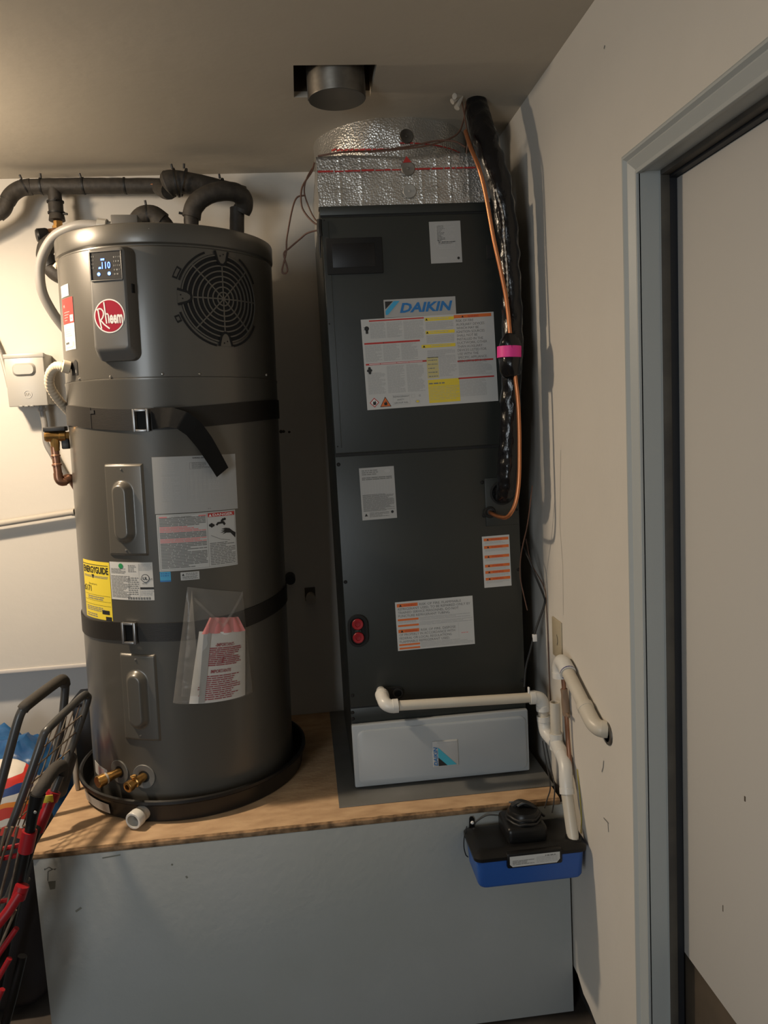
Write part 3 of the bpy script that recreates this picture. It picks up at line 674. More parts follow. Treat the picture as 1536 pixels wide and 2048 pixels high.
pr = [(AW / 2 + .003 + x, z) for x, z in rrect(AW / 2 - .009, AZ0 + .012, .719, .018, 6)]; pr2 = [(AW / 2 + .003 + x, z) for x, z in rrect(AW / 2 - .0125, AZ0 + .0155, .7155, .016, 6)]; n = len(pr)
b.add([(x, -.010, z) for x, z in pr] + [(x, -.0145, z) for x, z in pr] + [(x, -.0168, z) for x, z in pr2], [(k * n + j, k * n + (j + 1) % n, (k + 1) * n + (j + 1) % n, (k + 1) * n + j) for k in range(2) for j in range(n)] + [tuple(2 * n + j for j in range(n))]); FD = P(b, 'filter_door', M_filter)
b = MB(); b.box((.1985, -.0205, .608), (.2635, -.0155, .676), .0018); b.box((.2105, -.0222, .6705), (.2615, -.0195, .6745), .001); BG = P(b, 'brand_plate', M_filt2)
L = Lab(flat(.1985, .608, -.0205), .065, .068, None, base=.0004)
L.poly([(.0135, .0035), (.0135, .052), (.060, .0035)], TEA, 1); L.poly([(.0135, .0035), (.0135, .026), (.036, .0035)], BLK, 2)
vv, f_ = text2d('DAIKIN', .0135, .25, .02, 1.0); x1 = max(p[0] for p in vv); k_ = .050 / x1
L.mb.add([L.map(.0115 - y, .004 + x * k_, .0012) for x, y in vv], f_, BLU); P(L.mb, 'plate_emblem', INKS, fix=False)
# screws
for x, z in ((.0087, 1.9455), (.0060, 1.7114), (.0081, 1.4240), (.0076, 1.381), (.0073, 1.0939), (.0075, .8066), (.0050, .7625), (.0050, .7465), (.440, .8060), (.440, 1.093)):
    b = MB(); b.lathe([(.0001, .0035), (.0028, .0032), (.0046, .0008), (.0048, 0)], (x, .0005, z), (0, -1, 0), 12); P(b, 'screw', M_matte)
# dark window, papers and stickers
b = MB(); b.box((.009, -.0065, 1.8225), (.1400, -.0015, 1.9045), .002); b.box((.0225, -.0072, 1.8375), (.122, -.006, 1.8915), .0006, m=1); P(b, 'viewing_window', [M_matte, M_disp])
FY = -.0028
def sticker(L, name, **k): k.setdefault('fix', False); used = sorted(set(L.mb.m)); rm = {a: i for i, a in enumerate(used)}; L.mb.m = [rm[a] for a in L.mb.m]; return P(L.mb, name, [INKS[a] for a in used], **k)
L = Lab(flat(.2540, 1.8400, FY, .012), .0745, .0950, COOL, base=.0008); L.lines(.014, .038, .06, .09, 18, LGR); L.lines(.018, .05, .036, .086, 12, GRY, 1, .6); L.lines(.02, .032, .06, .05, 5, LGR); L.lines(.02, .010, .05, .014, 1, LGR); L.disc(.066, .010, .0032, BLK, 2, 10); sticker(L, 'notice_paper', label='plain white notice paper')
L = Lab(flat(.1370, 1.7195, FY, .012), .1715, .0415, COOL, base=.001); L.poly([(.003, .0375), (.022, .0375), (.003, .0195)], BLK, 2); L.poly([(.024, .0375), (.038, .0375), (.008, .0065), (.003, .0065), (.003, .0155)], CYA, 2)
L.text('DAIKIN', .037, .0105, .030, BLU, 2, sx=1.0, shear=.25, off=.035, fit=.127); sticker(L, 'brand_label', label='silver name label with blue lettering')
L = Lab(flat(.0842, 1.5062, FY, .0185), .3190, .2115, PAPER, base=.0008); h = L.h
rz = random.Random(11)
L.rect(.019, .2055, .150, .2085, RED, 1); L.lines(.020, .166, .056, .203, 14, LGR, 1, .3, .6, rz); L.lines(.060, .166, .097, .203, 14, LGR, 1, .3, .6, rz); L.lines(.100, .160, .148, .203, 16, LGR, 1, .3, .6, rz)
L.disc(.0125, .190, .0055, BLK, 2, 14); L.rect(.005, .187, .009, .188, BLK); L.rect(.005, .192, .010, .193, BLK); L.rect(.0095, .178, .0155, .186, BLK, 2)
L.rect(.004, .153, .137, .157, RED, 1); L.tri(.05, .155, .0015, BLK); 
for c in range(3): L.lines(.005 + .043 * c, .112, .044 + .043 * c, .151, 15, LGR, 1, .35, .6, rz)
L.rect(.004, .1045, .150, .1085, RED, 1); L.lines(.012, .105, .14, .108, 1, WHT, 2, .1, .5, rz)
for (u, v) in ((.012, .0975), (.009, .092), (.015, .0925), (.0125, .087)): L.disc(u, v, .0034, BLK, 2, 10)
for c in range(3): L.lines(.006 + .047 * c, .036, .048 + .047 * c, .101 - (.014 if c == 0 else 0), 24 - 5 * (c == 0), LGR, 1, .35, .6, rz)
L.poly([(.018, .005), (.0295, .0165), (.018, .028), (.0065, .0165)], RED, 1); L.poly([(.018, .0075), (.027, .0165), (.018, .0255), (.009, .0165)], WHT, 2)
L.poly([(.015, .011), (.021, .011), (.0225, .016), (.0195, .0225), (.0185, .018), (.015, .02), (.0145, .015)], BLK, 3)
L.poly([(.031, .005), (.058, .005), (.0445, .029)], BLK, 1); L.poly([(.0330, .0062), (.0560, .0062), (.0445, .0265)], ORG, 2); L.poly([(.0415, .0085), (.0475, .0085), (.049, .012), (.0455, .019), (.0445, .015), (.041, .015)], BLK, 3)
L.frame(.063, .008, .104, .031, .0006, LGR); L.text('REFRIGERANT', .0645, .0250, .0052, GRY, fit=.038); L.text('SAFETY', .073, .0175, .0052, GRY); L.text('GROUP A2L', .0655, .0105, .0052, GRY, fit=.034)
L.frame(.108, .022, .116, .030, .0006, LGR); L.disc(.128, .026, .003, LGR, 1, 12); L.disc(.122, .0125, .006, LGR, 1, 16, .004); L.disc(.122, .0125, .0035, YEL, 2, 12, .0025)
for v in (.2025, .172, .140): L.rect(.140 if v < .15 else .152, v - .0035, .222, v + .0040, YEL, 1); L.tri(.146 if v < .15 else .156, v, .0030, BLK); L.lines(.163, v - .0015, .21, v + .0028, 1, PAL, 2, .1, .6, rz)
for v in (.178, .147, .112): L.lines(.153, v, .220, v + .019, 8, LGR, 1, .4, .6, rz)
L.rect(.150, .065, .178, .114, PAL, 1)
for k in range(5): L.lines(.153, .067 + k * .0095, .175, .071 + k * .0095, 1, GRY, 2, .3, .5, rz); L.rect(.150, .0655 + k * .0095, .178, .066 + k * .0095, YEL, 2)
L.lines(.180, .067, .221, .112, 13, LGR, 1, .6, .5, rz)
L.rect(.150, .006, .226, .061, YEL, 1); L.lines(.152, .049, .19, .055, 1, GRY, 2, .1, .5, rz); L.lines(.152, .012, .224, .046, 9, PAL, 2, .3, .4, rz)
L.rect(.222, .2015, .313, .2090, ORG, 1); L.tri(.243, .2045, .0027, BLK); L.text('WARNING', .255, .2028, .0055, RED, 2, off=.02)
for k, t in enumerate(('RISK OF FIRE', 'AUXILIARY DEVICES', 'WHICH MAY BE', 'IGNITION SOURCES', 'SHALL NOT BE', 'INSTALLED IN THE', 'DUCTWORK, OTHER', 'THAN AUXILIARY', 'DEVICES LISTED FOR', 'USE WITH THE', 'SPECIFIC APPLIANCE.', 'SEE INSTRUCTIONS.')):
    L.text(t, .2265, .1925 - k * .00865, .0083, GRY, 2, sx=.92)
L.rect(.2245, .0985, .312, .1022, RED, 1); L.lines(.2265, .066, .308, .097, 11, LGR, 1, .3, .55, rz); L.rect(.2245, .0580, .312, .0615, RED, 1); L.lines(.2265, .016, .292, .056, 13, LGR, 1, .3, .55, rz)
sticker(L, 'warning_label', label='large white warning label with red and yellow bands')
FY = 0.0
L = Lab(flat(.0575, 1.2422, FY, .012), .0845, .1265, COOL, base=.0008); rz = random.Random(4)
L.lines(.006, .108, .045, .122, 3, GRY, 1, .3, .5, rz); L.disc(.068, .116, .007, LGR, 1, 16, .004)
for k in range(10): L.rect(.006 + k * .0075, .062, .0066 + k * .0075, .103, LGR)
L.lines(.006, .096, .078, .104, 2, GRY, 1, .1, .6, rz); L.lines(.004, .020, .080, .062, 18, GRY, 1, .3, .62, rz); L.tri(.010, .012, .004, BLK); L.disc(.074, .016, .0035, BLK, 1, 10); L.lines(.018, .006, .066, .018, 4, GRY, 1, .3, .5, rz)
sticker(L, 'data_label', label='grey printed data label')
L = Lab(flat(.3515, 1.0530, FY, .012), .0690, .1290, PAPER, base=.0008); rz = random.Random(8)
for v in (.1205, .1015, .0775, .0545, .0385, .0215): L.rect(.004, v - .0035, .0665, v + .0035, ORG, 1); L.tri(.014, v - .0002, .0028, BLK); L.text('WARNING', .022, v - .0020, .0058, RED, 2); L.lines(.006, v - .0110, .064, v - .0042, 3, LGR, 1, .3, .5, rz)
sticker(L, 'caution_label', label='narrow white label with six orange bars')
L = Lab(flat(.1270, .9102, FY, .011), .1945, .1235, PAPER, base=.0008); rz = random.Random(9)
def bar(v, t=.0035, w=.052, ink=ORG): L.rect(.004, v - t, .004 + w, v + t, ink, 1)
bar(.1145, .0042); L.tri(.013, .114, .0034, BLK); L.text('WARNING', .020, .1118, .0066, RED, 2)
for k, (u, t) in enumerate(((.060, 'RISK OF FIRE. FLAMMABLE'), (.006, 'REFRIGERANT USED. TO BE REPAIRED ONLY BY'), (.006, 'TRAINED SERVICE PERSONNEL. DO NOT'), (.006, 'PUNCTURE REFRIGERANT TUBING.'))):
    L.text(t, u, .1110 - k * .0088, .0085, GRY, 2, fit=(.105, .182, .152, .130)[k])
bar(.078, .0024); L.lines(.058, .072, .186, .082, 3, LGR, 1, .5, .5, rz); L.lines(.006, .069, .05, .075, 2, LGR, 1, .4, .5, rz); bar(.063, .0024); L.lines(.058, .060, .19, .070, 3, LGR, 1, .4, .5, rz)
bar(.0495, .0042); L.tri(.013, .049, .0034, BLK); L.text('WARNING', .020, .0468, .0066, RED, 2)
for k, (u, t) in enumerate(((.060, 'RISK OF FIRE. DISPOSE'), (.006, 'OF PROPERLY IN ACCORDANCE WITH'), (.006, 'FEDERAL OR LOCAL REGULATIONS.'), (.006, 'FLAMMABLE REFRIGERANT USED.'))):
    L.text(t, u, .0460 - k * .0088, .0085, GRY, 2, fit=(.088, .140, .132, .126)[k])
L.rect(.155, .02, .1554, .06, LGR); L.lines(.162, .03, .18, .034, 1, PNK, 1, .1, .5, rz); bar(.0145, .0022); bar(.0055, .0022); L.lines(.058, .004, .19, .018, 4, LGR, 1, .4, .5, rz)
sticker(L, 'refrigerant_label', label='wide white label with orange bars on the lower panel')
# heater ports with red caps
b = MB()
pr = rrect(.0245, -.0405, .0405, .0244, 8); pr2 = rrect(.0185, -.0345, .0345, .0184, 8)
def ringpts(p, y): return [(.0305 + x, y, .9705 + z) for x, z in p]
v = ringpts(pr, .002) + ringpts(pr, -.006) + ringpts(pr2, -.0065) + ringpts(pr2, -.002); n = len(pr)
b.add(v, [(i * n + j, i * n + (j + 1) % n, (i + 1) * n + (j + 1) % n, (i + 1) * n + j) for i in range(3) for j in range(n)] + [tuple(3 * n + j for j in range(n))]); PB = P(b, 'port_bezel', M_matte)
for z in (.9875, .9535):
    b = MB(); b.lathe([(.0001, .002), (.0065, .0025), (.0072, .0055), (.0125, .0060), (.0138, .0045), (.0138, 0)], (.0305, -.002, z), (0, -1, 0), 24); o = P(b, 'port_cap', M_red, label='red port cap')
b = MB(); b.box((.026, -.006, .968), (.035, -.0035, .973), .001); b.box((.023, -.0064, .9675), (.0255, -.004, .9735)); b.box((.0355, -.0064, .9675), (.038, -.004, .9735)); P(b, 'port_tab', M_ahu)
# refrigerant access plate and drain pan ports
b = MB(); b.box((.3620, -.0030, 1.2070), (AW - .002, .002, 1.3260), .0015); AP = P(b, 'access_plate', M_ahu)
for x, z in ((.3560, 1.3165), (.3575, 1.2340), (.4395, 1.2440)): b = MB(); b.lathe([(.0001, .0035), (.0028, .0032), (.0046, .0008), (.0048, 0)], (x, -.0005, z), (0, -1, 0), 12); P(b, 'screw', M_matte)
b = MB(); b.lathe([(.0145, -.001), (.0145, .004), (.0125, .006), (.0085, .005), (.0085, -.001)], (.3715, -.002, 1.2420), (0, -1, 0), 20); P(b, 'grommet', M_matte)
b = MB(); b.lathe([(.030, -.001), (.030, .004), (.026, .006), (.022, .002)], (.4040, -.002, 1.288), (0, -1, 0), 24); P(b, 'grommet', M_matte)
b = MB(); pr = rrect(.0285, -.0155, .0155, .013, 6); b.prism([(.106 + x, .001, .8040 + z) for x, z in pr], (0, -.006, 0)); b.lathe([(.0125, 0), (.0125, .006), (.009, .006), (.009, -.0)], (.1205, -.004, .8045), (0, -1, 0), 18, m=1); b.lathe([(.0001, .001), (.009, .001)], (.1205, -.004, .8045), (0, -1, 0), 18, m=2); P(b, 'drain_port', [M_matte, M_ahudark, M_matte])
b = MB(); b.box((.388, -.0048, 1.846), (.418, -.0015, 1.878), .001); P(b, 'knockout_plug', M_matte)

# ------------------------------------------------------------------ foil covered plenum and duct above the cabinet
M_washer = mat('washer_plate', (.24, .22, .19), .5, .5)
T = empty('supply_plenum', 'foil insulated plenum box and round duct collar above the air handler', 'duct', (.21, .25, AZ1)); P = under(T)
def crumple(p, s, a): return a * noise.noise(Vector(p) * s)
px0, px1, py0, pz0, pz1 = .0000, .4170, .028, AZ1 + .0005, 2.0965
b = MB()
def crease(i): return -.0022 * sum(math.exp(-((i - c) / .006) ** 2) for c in (.125, .245, .59, .675, .755, .86))
b.grid(lambda i, j: (px0 + (px1 - px0) * i, py0 + crumple((i * .42, 1, j * .12), 22, .0028) + crease(i) * (.6 + .4 * math.sin(j * 40 + i * 9)) + .004 * (j > .97), pz0 + (pz1 - pz0) * j + (.003 * math.sin(i * 9) * j)), 170, 24)
b.grid(lambda i, j: (px0 + crumple((3, i * .4, j * .12), 22, .003), py0 + .44 * (1 - i), pz0 + (pz1 - pz0) * j + .003 * math.sin(0) * j), 40, 14)
b.grid(lambda i, j: (px1 + crumple((5, i * .4, j * .12), 22, .003), py0 + .44 * i, pz0 + (pz1 - pz0) * j + .003 * math.sin(9) * j), 40, 14)
b.grid(lambda i, j: (px0 + (px1 - px0) * i, py0 + .44 * j + .004 * (j == 0), pz1 + .003 * math.sin(i * 9) * (1 - j) - .001), 40, 10)
P(b, 'plenum_wrap', M_foil, sharp=60)
b = MB(); DC = (.213, .338); DR = .205
b.grid(lambda i, j: (DC[0] + (DR + crumple((math.cos(i * 6.283) * .2, math.sin(i * 6.283) * .2, j * .12), 20, .006)) * math.sin(i * 6.283), DC[1] - (DR + crumple((math.cos(i * 6.283) * .2, math.sin(i * 6.283) * .2, j * .12), 20, .006)) * math.cos(i * 6.283), 2.088 + .1335 * j), 120, 16)
P(b, 'round_collar', M_foil, sharp=60)
def tape(zf, x0, x1, w, seed):
    L = Lab(lambda u, v, h: (x0 + u, py0 - .0024 - h + crumple(((x0 + u), 1, .06), 22, .0028) * .4, zf(x0 + u) + v), 1, 1, None, .02, .0006); rt = random.Random(seed); u = 0
    while u < x1 - x0: l = rt.uniform(.004, .03); L.rect(u, 0, min(u + l, x1 - x0), w * rt.uniform(.6, 1), RED); u += l + rt.uniform(.0005, .004)
    sticker(L, 'red_print_line')
tape(lambda x: 2.0600 + .004 * x, px0 + .002, px1 - .004, .0042, 2)
L = Lab(lambda u, v, h: (DC[0] + (DR + .0035 + h) * math.sin(R_(u)), DC[1] - (DR + .0035 + h) * math.cos(R_(u)), v), 1, 1, None, 6, .001); rt = random.Random(6); u = -52
while u < -6:
    l = rt.uniform(2, 5); zz = 2.0965 + .325 * (DC[1] - (DR + .004) * math.cos(R_(u)) - .028) + .010
    L.rect(u, zz, u + l, zz + .0045, RED); u += l + rt.uniform(.3, 1.0)
sticker(L, 'red_print_line')
L = Lab(L.map, 1, 1, None, 6, .001); u = 0
while u < 60: l = rt.uniform(2, 7); L.rect(u, 2.155, u + l, 2.158, RED); u += l + rt.uniform(.3, 1.2)
sticker(L, 'red_print_line')
for x, y, z in ((.2140, py0 - .004, 2.0640), (.2150, py0 - .004, 2.0130)):
    b = MB(); b.lathe([(.0001, .0035), (.003, .0030), (.0035, .0012), (.0150, .0022), (.0165, .0)], (x, y, z), (0, -1, 0), 20); P(b, 'pin_washer', M_box if z < 2.03 else M_washer)
b = MB(); b.lathe([(.0001, .0035), (.003, .0030), (.0035, .0012), (.0160, .0022), (.0175, .0)], (.2300, DC[1] - DR - .005, 2.1720), (.05, -1, 0), 20); P(b, 'pin_washer', M_duct)
b = MB(); b.prism([(.2020, py0 - .0075, 2.0765), (.2225, py0 - .0075, 2.0770), (.2110, py0 - .0075, 2.0910)], (0, .001, 0)); P(b, 'red_sticker', I_red)
b = MB(); b.box((px0 - .001, py0 - .004, AZ1), (px1 + .012, py0 + .02, AZ1 + .006), .001); P(b, 'base_flange', M_ahudark)

# ------------------------------------------------------------------ wrapped refrigerant line with bare copper liquid line
T = empty('refrigerant_line', 'shiny black wrapped refrigerant pipe with bare copper line and pink tape', 'pipe', (.42, -.05, 1.25)); P = under(T)
ml = [(.3875, .045, 2.235), (.3865, .028, 2.19), (.392, -.020, 2.105), (.4140, -.047, 1.990), (.4265, -.05, 1.878), (.4310, -.05, 1.743), (.4290, -.05, 1.611), (.4215, -.05, 1.512), (.4120, -.05, 1.394), (.4065, -.048, 1.325), (.4045, -.032, 1.290), (.4040, .004, 1.286)]
b = MB(); b.tube(ml, lambda t: .0240 + .0065 * math.exp(-((t - .2) / .12) ** 2) - .003 * max(0, t - .5) + .0007 * math.sin(t * 150), 20, sm=20, wob=.15); P(b, 'suction_line', M_wrap, sharp=80)
cl = [(.345, -.020, 2.13), (.3465, -.055, 2.085), (.3570, -.080, 2.035), (.3670, -.085, 1.990), (.3755, -.087, 1.935), (.3850, -.088, 1.870), (.4010, -.090, 1.783), (.4090, -.092, 1.727), (.4130, -.094, 1.662), (.4140, -.095, 1.600)]
b = MB(); b.tube(cl, .0049, 10, sm=8); P(b, 'liquid_line', M_copper, sharp=80)
cl = [(.4170, -.095, 1.600), (.4205, -.098, 1.565), (.4245, -.100, 1.512), (.4255, -.100, 1.460), (.4245, -.100, 1.405), (.4205, -.100, 1.325), (.4110, -.098, 1.272), (.3960, -.085, 1.240), (.3830, -.055, 1.236), (.3730, -.02, 1.240), (.3715, .0, 1.242)]
b = MB(); b.tube(cl, .0049, 10, sm=8); P(b, 'liquid_line', M_copper, sharp=80)
b = MB(); b.tube([(.414, -.086, 1.655), (.4135, -.088, 1.650), (.4125, -.088, 1.635), (.4125, -.088, 1.605), (.4125, -.087, 1.583), (.4150, -.086, 1.568), (.416, -.086, 1.562)], lambda t: .008 + .0185 * math.sin(math.pi * t) ** .5, 18, sm=6, wob=.25, seed=4); P(b, 'joint_wrap', M_wrap, sharp=80)
b = MB(); b.lathe([(.0272, -.0130), (.0282, -.0125), (.0282, .0125), (.0272, .0130)], (.4115, -.0885, 1.6205), (.04, 0, 1), 28, a0=150, a1=330); P(b, 'pink_tape', M_pink)
b = MB(); b.tube([(.396, -.0765, 1.985), (.410, -.0765, 1.93), (.4120, -.0770, 1.87), (.4160, -.0765, 1.80), (.4150, -.0770, 1.74), (.4145, -.076, 1.70)], lambda t: .0022 + .0010 * math.sin(t * 150), 8, sm=14); P(b, 'wrap_seam_glint', mat('seam_glint_film', (.35, .32, .28), .25, .3, .6, 200))  # pale strand along the wrap seam, highlights put into its colour

# ------------------------------------------------------------------ thermostat wires
def cable(name, pts, r, M, label, cat='cable', sm=8, group=None, n=8):
    b = MB(); b.tube(pts, r, n, sm=sm); o = b.build(name, M, None, sharp=80); return tag(o, label, cat, group)
cable('wire', [(-.004, .035, 2.085), (-.012, .032, 2.064), (-.036, .03, 2.030), (-.041, .03, 1.995), (-.034, .03, 1.972), (-.014, .02, 1.946), (.001, .012, 1.940)], .0022, M_wire, 'brown thin wire looping from the plenum to the left cabinet edge')
cable('wire', [(-.006, .035, 2.078), (-.024, .03, 2.050), (-.032, .032, 2.02), (-.024, .03, 1.985), (-.012, .02, 1.955), (.001, .014, 1.944)], .0018, M_wire, 'inner thin brown wire beside the left edge of the plenum')
cable('wire', [(-.030, .03, 2.012), (-.055, .03, 2.000), (-.078, .03, 1.923), (-.083, .03, 1.886), (-.090, .03, 1.862), (-.096, .03, 1.840), (-.088, .03, 1.836), (-.083, .03, 1.846), (-.089, .03, 1.880), (-.075, .03, 1.893), (-.049, .03, 1.913), (-.030, .025, 1.925), (.001, .012, 1.929)], .0020, M_wire, 'dark brown wire dangling in a long loop left of the cabinet')
b = MB(); b.tube([(-.002, .0, 1.948), (-.004, -.002, 1.925), (-.002, .0, 1.912)], .006, 10, sm=4); b.tube([(-.004, .0, 1.912), (-.005, .0, 1.880), (-.004, .0, 1.862)], lambda t: .0045 * (1 - t * .8), 8, sm=4); tag(b.build('wire_bushing', M_cord), 'black bushing where wires enter the cabinet side', 'bushing')
cable('wire', [(.005, .030, 2.098), (.06, .016, 2.101), (.14, .020, 2.104), (.22, .018, 2.112), (.285, .015, 2.122), (.325, .01, 2.118), (.350, .01, 2.105)], .0022, M_wire, 'brown wire lying along the top edge of the foil plenum')
cable('wire', [(.12, .022, 2.102), (.20, .012, 2.104), (.27, .010, 2.112), (.33, .02, 2.135), (.352, .03, 2.17), (.362, .035, 2.215)], .0020, M_wire, 'second brown wire rising from the plenum beside the black pipe')
cable('wire', [(.346, .022, 2.225), (.352, .012, 2.17), (.354, .0, 2.12), (.352, .01, 2.09)], .0018, M_wire, 'thin dark wire dropping from the ceiling beside the black pipe')
b = MB()
for (p, q) in (((.345, .012, 2.221), (.322, .006, 2.205)), ((.345, .012, 2.219), (.326, -.004, 2.213)), ((.348, .014, 2.219), (.332, .004, 2.190))): b.tube([p, q], lambda t: .0035 + .0035 * t, 8)
tag(b.build('foam_sealant', M_greyw), 'pale scraps of sealant round the pipe hole in the ceiling', 'sealant')
cable('wire', [(.452, -.1, 1.31), (.447, -.07, 1.22), (.440, -.03, 1.14), (.440, -.012, 1.08), (.448, -.01, 1.03), (.456, -.01, .99)], .0014, M_wire, 'very thin brown wire down the right edge of the cabinet')
cable('wire', [(.458, .03, 1.15), (.464, -.01, 1.12), (.476, -.02, 1.08), (.496, -.022, 1.025), (.4975, -.02, 1.005), (.483, -.02, .967), (.469, -.02, .930), (.457, -.02, .89), (.444, -.02, .845), (.436, -.030, .80)], .0028, M_cord, 'black float switch cable bowed between the cabinet and white wall', 'cable')
cable('wire', [(.4765, .055, 1.16), (.482, .03, 1.10), (.5005, -.01, 1.045), (.5030, -.018, .99), (.5030, -.022, .835), (.5030, -.028, .70)], .0013, M_wire, 'thin brown wire hanging straight down the right wall', 'cable')
b = MB(); b.box((.4640, -.0245, .912), (.4745, -.0165, .930), .001, mat4=None); tag(b.build('cable_clip', I_white), 'small white connector on the black float switch cable', 'connector')
b = MB(); b.box((.4335, -.0745, .7975), (.4375, -.0675, .814), .001); tag(b.build('white_plug', I_white), 'tiny white plug standing on the horizontal condensate pipe', 'plug')
cable('cord', [(.455, -.108, .69), (.457, -.125, .645), (.455, -.160, .600), (.444, -.170, .575), (.432, -.185, .560)], .0016, M_cord, 'thin black cord hanging to the pump, left one of two', 'cord')
cable('cord', [(.463, -.108, .685), (.466, -.125, .64), (.465, -.160, .600), (.456, -.180, .570), (.445, -.20, .555)], .0016, M_cord, 'thin black cord hanging to the pump, right one of two', 'cord')
cable('cord', [(.5035, -.212, .66), (.5035, -.226, .60), (.5035, -.232, .55), (.5035, -.226, .512)], .0013, mat('yellow_wire', (.42, .34, .05), .5), 'thin yellow wire running down the wall behind the pump', 'wire')

# ------------------------------------------------------------------ PVC condensate drain
T = empty('condensate_drain', 'white PVC condensate pipe with elbows and tee running into the pump', 'pipe', (.47, -.22, .5)); P = under(T)
r0, rf = .0122, .0160
def elbow(pts, r=rf, M=M_pvcw, name='elbow'):
    b = MB(); b.tube(pts, r, 18, sm=8)
    for e, q in ((pts[0], pts[1]), (pts[-1], pts[-2])):
        d = (Vector(e) - Vector(q)).normalized(); b.lathe([(r * .7, 0), (r * 1.06, 0), (r * 1.06, -.013), (r * .98, -.014)], Vector(e) + d * .0005, d, 18)
    return P(b, name, M)
def pipe(p, q, r=r0, M=M_pvc): b = MB(); b.tube([p, q], r, 18); return P(b, 'pipe_length', M)
pipe((.0785, .002, .8125), (.0785, -.05, .8105), .0115, M_pvcw)
elbow([(.0785, -.025, .812), (.0790, -.045, .8085), (.0830, -.064, .8020), (.0960, -.070, .7965), (.1120, -.070, .7965)])
pipe((.106, -.070, .7965), (.448, -.070, .7865))
elbow([(.438, -.070, .7868), (.452, -.070, .7862), (.4650, -.070, .7800), (.4695, -.071, .7660), (.4700, -.072, .7520)])
pipe((.4695, -.072, .757), (.4700, -.074, .725))
elbow([(.4700, -.074, .738), (.4705, -.076, .715), (.4725, -.085, .700), (.4780, -.104, .692), (.4820, -.118, .690)])
b = MB(); b.tube([(.4848, -.1200, .672), (.4848, -.1200, .712)], rf, 20); b.tube([(.4848, -.115, .690), (.4848, -.150, .678)], rf, 20); b.lathe([(.0125, 0), (.0168, 0), (.0168, -.012), (.0158, -.013)], (.4848, -.152, .6775), (0, -1, -.33), 20); P(b, 'tee', M_pvcw)
b = MB(); b.lathe([(r0, .705), (r0, .789), (.0098, .789), (.0098, .74)], (.4848, -.1200, 0), (0, 0, 1), 20); P(b, 'vent_riser', M_pvc)
elbow([(.4848, -.150, .678), (.4842, -.172, .6720), (.4815, -.194, .6590), (.4770, -.210, .6360), (.4752, -.2200, .6080)], .0158)
b = MB(); b.tube([(.4752, -.2190, .612), (.4745, -.2420, .555), (.4740, -.2630, .508)], .0136, 20); P(b, 'pipe_length', M_pvc)
L = Lab(lambda u, v, h: (.4870 - .0002 + u, -.2125 - h, .64 + v), 1, 1, None); b = MB(); b.box((.4912, -.2130, .620), (.4920, -.2115, .640)); P(b, 'pen_mark', I_black)

# upper pipe from the wall: two elbows and a slanting length, copper line inside the open lower end
T = empty('wall_drain_pipe', 'cream PVC pipe slanting down the right wall between two elbows', 'pipe', (.505, -.28, .86)); P = under(T)
A = Vector((.4845, -.208, .898)); B = Vector((.4845, -.352, .842))
elbow([(.4845, -.168, .866), (.4842, -.166, .888), (.4842, -.178, .906), (.4845, -.200, .906), (.4845, -.224, .895)], .0175, M_pvcw, 'upper_elbow')
pipe((.4845, -.215, .899), (.4845, -.352, .8435), .0145)
elbow([(.4845, -.322, .8556), (.4845, -.350, .8440), (.4855, -.374, .8350), (.4925, -.390, .8300), (.5055, -.394, .8290)], .0168, M_pvc, 'lower_elbow')
b = MB(); b.lathe([(.0148, 0), (.0185, 0), (.0185, .0022), (.0148, .0022)], (.4845, -.222, .8962), (0, -.93, -.37), 20); P(b, 'primer_ring', mat('blue_primer', (.02, .02, .16), .4))
b = MB(); b.lathe([(.004, 0), (.0245, 0), (.0235, .003), (.017, .004)], (XR, -.398, .822), (-1, 0, 0), 16); P(b, 'hole_edge', M_duct)
cable('copper_stub', [(.4915, -.166, .868), (.4935, -.168, .82), (.4945, -.174, .770), (.4950, -.178, .717), (.4950, -.186, .672), (.4950, -.188, .65)], .0055, M_copold, 'old copper tube dropping down the right wall from the PVC elbow', 'tube')
b = MB(); b.tube([(.4925, -.168, .838), (.4938, -.169, .81), (.4945, -.173, .775)], .0085, 12, sm=4, wob=.2); b.tube([(.4945, -.172, .781), (.4925, -.190, .7815), (.4935, -.196, .781)], .0035, 8); tag(b.build('pipe_sleeve', mat('old_sleeve', (.22, .15, .10), .7, 0, .4, 80)), 'brown sleeve with clamp round the top of the copper tube', 'sleeve')
b = MB(); b.box((XR - .0045, -.1265, .8885), (XR, -.0610, .9835), .0012); o = b.build('wall_plate', M_almond); tag(o, 'almond blank cover plate on the right wall above the PVC elbow', 'plate')
L = Lab(lambda u, v, h: (XR - .0045 - h, -.094 - u, .936 + v), 1, 1, None, 1, .0003); L.stroke([(.004, .012), (.009, .004), (.009, -.006), (.005, -.014)], .002, BLK); sticker_ = L.mb.build('pen_mark', INKS, o, fix=False)
L = Lab(lambda u, v, h: (XR - h, -u, v), 1, 1, None, 1, .0003)
MK = empty('wall_scuffs', 'dark scuff marks on the right wall below the PVC elbow', 'marks', (XR, -.36, .72))
for pts, w in (([(.152, 1.392), (.1305, 1.2175), (.144, 1.1256), (.1378, 1.0054)], .0010), ([(.372, .752), (.368, .735), (.360, .722)], .003), ([(.365, .622), (.392, .624)], .003), ([(.388, .622), (.390, .604)], .0022), ([(.448, 2.118), (.452, 2.122)], .003)):
    L = Lab(lambda u, v, h: (XR - h, -u, v), 1, 1, None, 1, .0003); L.stroke(pts, w, GRY); L.mb.m = [0] * len(L.mb.f); bpy.context.view_layer.update(); o = L.mb.build('scuff', [I_grey], None, fix=False); o.parent = MK; o.matrix_parent_inverse = MK.matrix_world.inverted()

